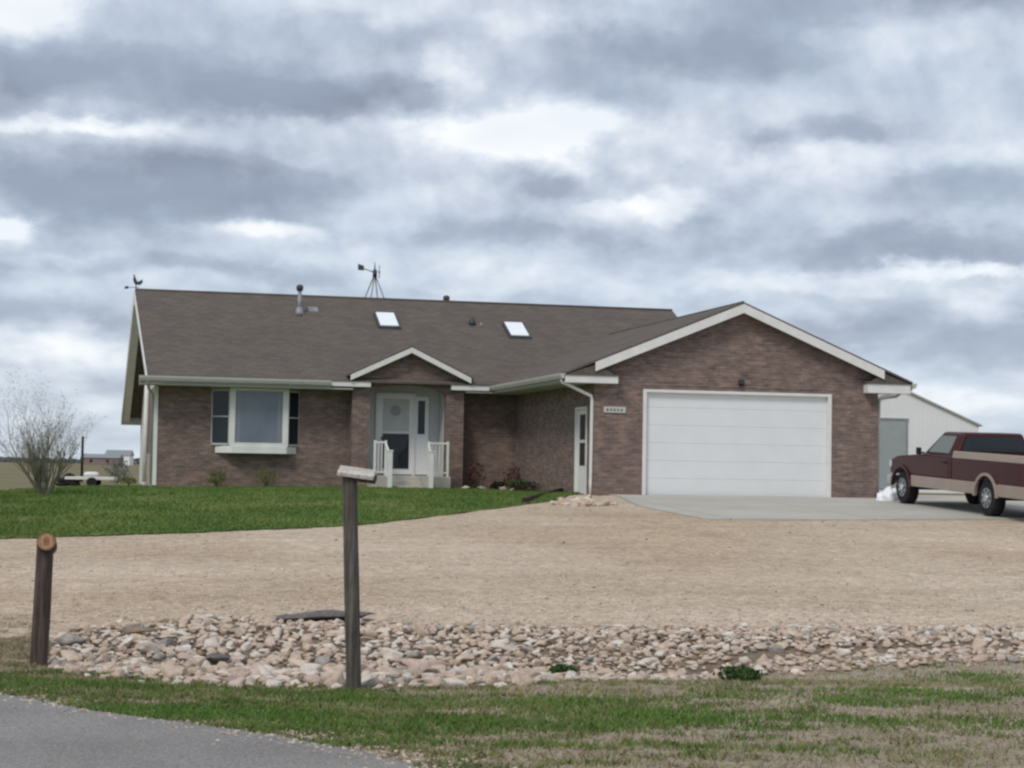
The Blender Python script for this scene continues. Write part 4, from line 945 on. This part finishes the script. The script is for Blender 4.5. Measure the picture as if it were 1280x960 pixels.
# distant trees on the horizon
def tree_line():
    n = 26000; t = rng.uniform(-.36, -.20, n); t2 = rng.uniform(.2, .5, n//3); t = np.concatenate([t, t2]); n = len(t)
    d = rng.uniform(1300, 1500, n); hh = np.array([2.2+2.2*max(0, mnoise.noise(Vector((x*70, 2, 0)))+.35)+1.3*mnoise.noise(Vector((x*260, 5, 0))) for x in t])
    P_ = lift(np.stack([t*d, d], 1)); P_[:, 2] += rng.uniform(0, 1, n)*np.maximum(hh, .8)
    a = rng.normal(size=(n, 3)); a /= np.linalg.norm(a, axis=1)[:, None]; b = np.cross(a, rng.normal(size=(n, 3))); b /= np.linalg.norm(b, axis=1)[:, None]; s = .9
    V = np.stack([P_-a*s, P_+b*s, P_+a*s, P_-b*s], 1).reshape(-1, 3)
    tag(npmesh('distant_trees', V, np.arange(4*n).reshape(-1, 4), 'far_tree'), 'thin dark line of trees along the far horizon', 'trees', kind='stuff')
tree_line()
shrub(0, 0, 1.1, 1.0, 'far_tree', 'grey-green bush beyond the left corner of the house', loc=GW(147, 604), seed=31, n=900, size=.07)

# ---------------------------------------------------------------- shed behind on the right
u, d = 0, 0
sh = thing('metal_shed', 'white metal outbuilding with a shallow gable behind the garage', 'shed', (24.2, 34, 0))
W2 = 3.95; pk = 4.62; ev = 2.98
MB().prism([(-W2, 0, -.3), (W2, 0, -.3), (W2, 0, ev), (0, 0, pk-.06), (-W2, 0, ev)], (0, 9, 0)).build('wall', 'metal_wall', sh)
MB().prism([(-W2-.12, -.12, ev-.05), (0, -.12, pk-.05), (W2+.12, -.12, ev-.05), (W2+.12, -.12, ev+.02), (0, -.12, pk+.03), (-W2-.12, -.12, ev+.02)], (0, 9.24, 0)).build('roof', 'cream', sh)
dd_ = MB().box((-1.6, -.05, .0), (.30, -.003, 3.12)).build('sliding_door', 'grey_door', sh)
MB().box((-1.7, -.07, 3.121), (.42, -.003, 3.22)).box((.301, -.07, 0), (.37, -.003, 3.12)).build('frame', 'galv', dd_)
# white plastic bundle beside the garage corner
b = bmesh.new(); bmesh.ops.create_icosphere(b, subdivisions=4, radius=1)
for v in b.verts:
    n_ = mnoise.noise(v.co*2.2)+.5*mnoise.noise(v.co*6); v.co = Vector((v.co.x*.30*(1+.3*n_), v.co.y*.25*(1+.3*n_), max(v.co.z, -.1)*.25*(1+.4*n_)))
me = bpy.data.meshes.new('bundle'); b.to_mesh(me); b.free(); me.materials.append(M['bag'])
for q in me.polygons: q.use_smooth = True
o = bpy.data.objects.new('plastic_bundle', me); COL.objects.link(o); p = GW(1112, 627); o.location = p+Vector((0, 0, .04)); tag(o, 'crumpled bright white plastic bundle on the ground by the garage corner', 'bundle')

# ---------------------------------------------------------------- pickup truck
ru, rd_ = 9.70-.03, 36.5; fu, fd_ = 8.86, 40.6
rw = Vector(loc2w(ru, rd_)); fw_ = Vector(loc2w(fu, fd_)); ax_ = (fw_-rw); WB = ax_.length; ax_.normalize()
lat = Vector((ax_.y, -ax_.x, 0)).normalized()          # towards the truck's right side
org = rw+lat*.88                                         # wheels on the left side touch the measured points
TR = thing('pickup_truck', 'maroon pickup truck with tan lower panels parked on the right by the garage', 'pickup truck', org)
TR.rotation_mode = 'QUATERNION'; upv = lat.cross(ax_)
TR.rotation_quaternion = Matrix([[ax_.x, -lat.x, upv.x], [ax_.y, -lat.y, upv.y], [ax_.z, -lat.z, upv.z]]).to_quaternion()
TR.location = org+upv*.03; TR.scale = (1, 1, .95)
# local: x forward from rear axle, y to the left, z up
WR = .385
def arcpts(cx, r, z, rev=False):
    """points of a wheel arch from front to rear, starting and ending at height z"""
    a0 = math.asin((z-WR)/r) if abs(z-WR) < r else 0
    pts = [(cx+r*math.cos(a), WR+r*math.sin(a)) for a in np.linspace(a0, math.pi-a0, 12)]
    return pts
def side_poly(top, z0, x0, x1, arches):
    bot = []
    for cx in sorted(arches, reverse=True): bot += arcpts(cx, .46, z0)
    return [(x0, z0)]+top+[(x1, z0)]+bot
def slab(poly, yo, yi): return [(x, yo, z) for x, z in poly], (0, yi-yo, 0)
BW = .98; ZL = .44; ZM = .70
# lower two-tone panels (front body and bed, both sides)
def body_shape(x0, x1, z0, top, arches, y0, y1, name, m, parent=TR, bev=.02):
    poly = side_poly(top, z0, x0, x1, arches); return MB().prism(*slab(poly, y0, y1)).build(name, m, parent, bevel=bev)
XC = 1.62; XN = WB+.66; XT = -1.80
for s in (1, -1):
    body_shape(XT, XC-.02, ZM+.002, [(XT, 1.17), (XC-.02, 1.17)], [0], s*BW, s*(BW-.09), 'bed_side', 'maroon')
    # bed rail in tan
    MB().prism([(XT, s*(BW-.005), 1.172), (XC-.02, s*(BW-.005), 1.172), (XC-.02, s*(BW-.03), 1.33), (XT, s*(BW-.03), 1.33)], (0, -s*.07, 0)).build('bed_rail', 'tan_paint', TR, bevel=.012)
    poly = [(XT, ZL)]+[(XT, ZM), (XC-.02, ZM), (XC-.02, ZL)]
    # lower tan strips ahead of and behind the wheel
    def strip(xa, xb, name='lower_panel'): MB().prism([(xa, s*(BW+.004), ZL), (xb, s*(BW+.004), ZL), (xb, s*(BW+.004), ZM), (xa, s*(BW+.004), ZM)], (0, -s*.09, 0)).build(name, 'tan_paint', TR, bevel=.015)
    strip(XT, -.50); strip(.50, XC-.03); strip(XC+.0, WB-.50); strip(WB+.50, XN-.12)
    for cx in (0, WB):
        arc = [(cx+.475*math.cos(a), WR+.475*math.sin(a)) for a in np.linspace(.05, math.pi-.05, 16)]; arc2 = [(cx+.535*math.cos(a), WR+.535*math.sin(a)) for a in np.linspace(math.pi-.05, .05, 16)]
        mb = MB()
        for i in range(15):
            mb.prism([(arc[i][0], s*(BW+.03), arc[i][1]), (arc[i+1][0], s*(BW+.03), arc[i+1][1]), (arc2[-i-2][0], s*(BW+.03), arc2[-i-2][1]), (arc2[-i-1][0], s*(BW+.03), arc2[-i-1][1])], (0, -s*.06, 0))
        mb.build('wheel_arch_trim', 'tan_paint' if cx == 0 else 'maroon', TR)
# front body: hood, fenders and doors in one solid
body_shape(XC, XN, ZM+.002, [(XC, 1.20), (WB-1.12, 1.22), (WB-.9, 1.20), (WB+.3, 1.12), (XN-.06, 1.04), (XN, .95)], [WB], BW, -BW, 'body', 'maroon', bev=.045)
MB().box((XC+.02, -BW+.1, .45), (XN-.5, BW-.1, ZM)).build('underbody', 'black', TR)
MB().box((XT+.1, -.5, .42), (XC, .5, .62)).build('chassis', 'black', TR)
# cab greenhouse
cb0, cb1 = XC+.02, WB-1.05
rf0, rf1 = XC+.16, XC+1.02
def taper(x, y, z): return (x, y, z)
def green():
    mb = MB(); zb, zt = 1.19, 1.74; yb_, yt = BW-.07, BW-.30
    lo = [(cb0, yb_), (cb1+.12, yb_), (cb1+.12, -yb_), (cb0, -yb_)]; hi = [(rf0-.08, yt), (rf1+.02, yt), (rf1+.02, -yt), (rf0-.08, -yt)]
    L = [mb.bm.verts.new((x, y, zb)) for x, y in lo]; Hh = [mb.bm.verts.new((x, y, zt)) for x, y in hi]
    mb.bm.faces.new(L); mb.bm.faces.new(Hh[::-1])
    for i in range(4): mb.bm.faces.new([L[i], L[(i+1) % 4], Hh[(i+1) % 4], Hh[i]])
    return mb.build('cab', 'maroon', TR, bevel=.06), (zb, zt, yb_, yt)
cab, (zb, zt, yb_, yt) = green()
def quadpane(pts, name, m='glass', off=(0, 0, 0), parent=cab, th=.012):
    v = [Vector(p)+Vector(off) for p in pts]; nrm = (v[1]-v[0]).cross(v[3]-v[0]).normalized()*th
    return MB().prism([p+nrm*.0 for p in v], nrm).build(name, m, parent)
def cabpt(f, s, h, side):   # point on the cab side plane; f along, h up 0..1
    x = (cb0*(1-h)+(rf0-.08)*h)*(1-f)+((cb1+.12)*(1-h)+(rf1+.02)*h)*f; y = yb_*(1-h)+yt*h
    return (x, side*(y+.006), zb+(zt-zb)*h)
M['glass_pale'] = mat('painted_sky_cab_glass', lambda q, o, p: (.20, .235, .23), .1, .5)  # pale sky light on the side windows put into the glass colour
for s in (1, -1):
    quadpane([cabpt(.20, 0, .14, s), cabpt(.88, 0, .14, s), cabpt(.90, 0, .84, s), cabpt(.22, 0, .84, s)], 'side_window', 'glass_pale', th=s*.004)
# rear window
def backpt(w, h): x = cb0*(1-h)+(rf0-.08)*h-.008; y = (yb_*(1-h)+yt*h)*w; return (x, y, zb+(zt-zb)*h)
quadpane([backpt(-.86, .26), backpt(.86, .26), backpt(.86, .84), backpt(-.86, .84)], 'rear_window', 'glass', th=-.006)
quadpane([(x-.012, y, z) for x, y, z in (backpt(-.62, .38), backpt(.62, .38), backpt(.62, .78), backpt(-.62, .78))], 'slider_pane', 'glass', th=-.004)
def frontpt(w, h): x = (cb1+.12)*(1-h)+(rf1+.02)*h+.008; y = (yb_*(1-h)+yt*h)*w; return (x, y, zb+(zt-zb)*h)
quadpane([frontpt(-.9, .12), frontpt(.9, .12), frontpt(.9, .88), frontpt(-.9, .88)], 'windscreen', 'glass', th=.006)
# door shut lines and handle
for s in (1, -1):
    dr = MB().box((XC+.16, s*(BW+.001), ZM+.04), (XC+1.18, s*(BW+.006), 1.16)).build('door', 'maroon', TR)
    MB().box((XC+.24, s*(BW+.007), 1.04), (XC+.40, s*(BW+.03), 1.08)).build('handle', 'black', dr)
    mr = MB().box((cb1-.08, s*(BW+.03), 1.20), (cb1+.0, s*(BW+.14), 1.36)).build('mirror', 'black', TR, bevel=.02)
    MB().box((cb1-.06, s*(BW-.05), 1.22), (cb1-.02, s*(BW+.06), 1.26)).build('bracket', 'black', mr)
    MB().box((XT-.012, s*BW, .72), (XT+.14, s*(BW+.006), 1.14)).box((XT-.012, s*(BW-.13), .72), (XT-.004, s*BW, 1.14)).build('taillight', 'lamp_red', TR)
    MB().box((XN-.10, s*(BW-.32), .86), (XN+.012, s*(BW+.004), 1.00)).build('headlight', 'lamp_clear', TR)
MB().box((XT-.01, -BW+.14, ZM), (XT+.05, BW-.14, 1.33)).build('tailgate', 'maroon', TR, bevel=.015)
MB().box((XC-.10, -BW+.1, ZM), (XC-.04, BW-.1, 1.32)).build('bed_front', 'maroon', TR)
MB().box((XT+.05, -BW+.09, ZM-.02), (XC-.1, BW-.09, ZM+.04)).build('bed_floor', 'black', TR)
MB().box((XT-.20, -BW-.01, .48), (XT-.05, BW+.01, .66)).build('rear_bumper', 'chrome', TR, bevel=.03)
MB().box((XN-.02, -BW-.01, .46), (XN+.14, BW+.01, .66)).build('front_bumper', 'chrome', TR, bevel=.04)
MB().box((XN-.02, -.6, .70), (XN+.03, .6, .98)).build('grille', 'black', TR)
for cx in (0, WB):
    MB().tube([(cx, -.8, WR), (cx, .8, WR)], .05, 10).build('axle', 'black', TR)
    for s in (1, -1):
        mb = MB(); mb.tube([(cx, s*.70, WR), (cx, s*.72, WR), (cx, s*.93, WR), (cx, s*.955, WR)], [WR-.05, WR, WR, WR-.04], 32)
        w = mb.build('wheel', 'rubber', TR)
        MB().tube([(cx, s*.956, WR), (cx, s*.966, WR)], .215, 28).build('rim', 'galv', w)
        MB().tube([(cx, s*.967, WR), (cx, s*.99, WR)], [.09, .07], 16).build('hub_cap', 'chrome', w)
        mb = MB()
        for k in range(8):
            a = k*math.pi/4; c_, s_ = math.cos(a)*.165, math.sin(a)*.165; mb.tube([(cx+c_, s*.967, WR+s_), (cx+c_, s*.969, WR+s_)], .033, 10)
        mb.build('slot', 'black', w)
print('rocks', len(cand), 'objects', len(S.objects))
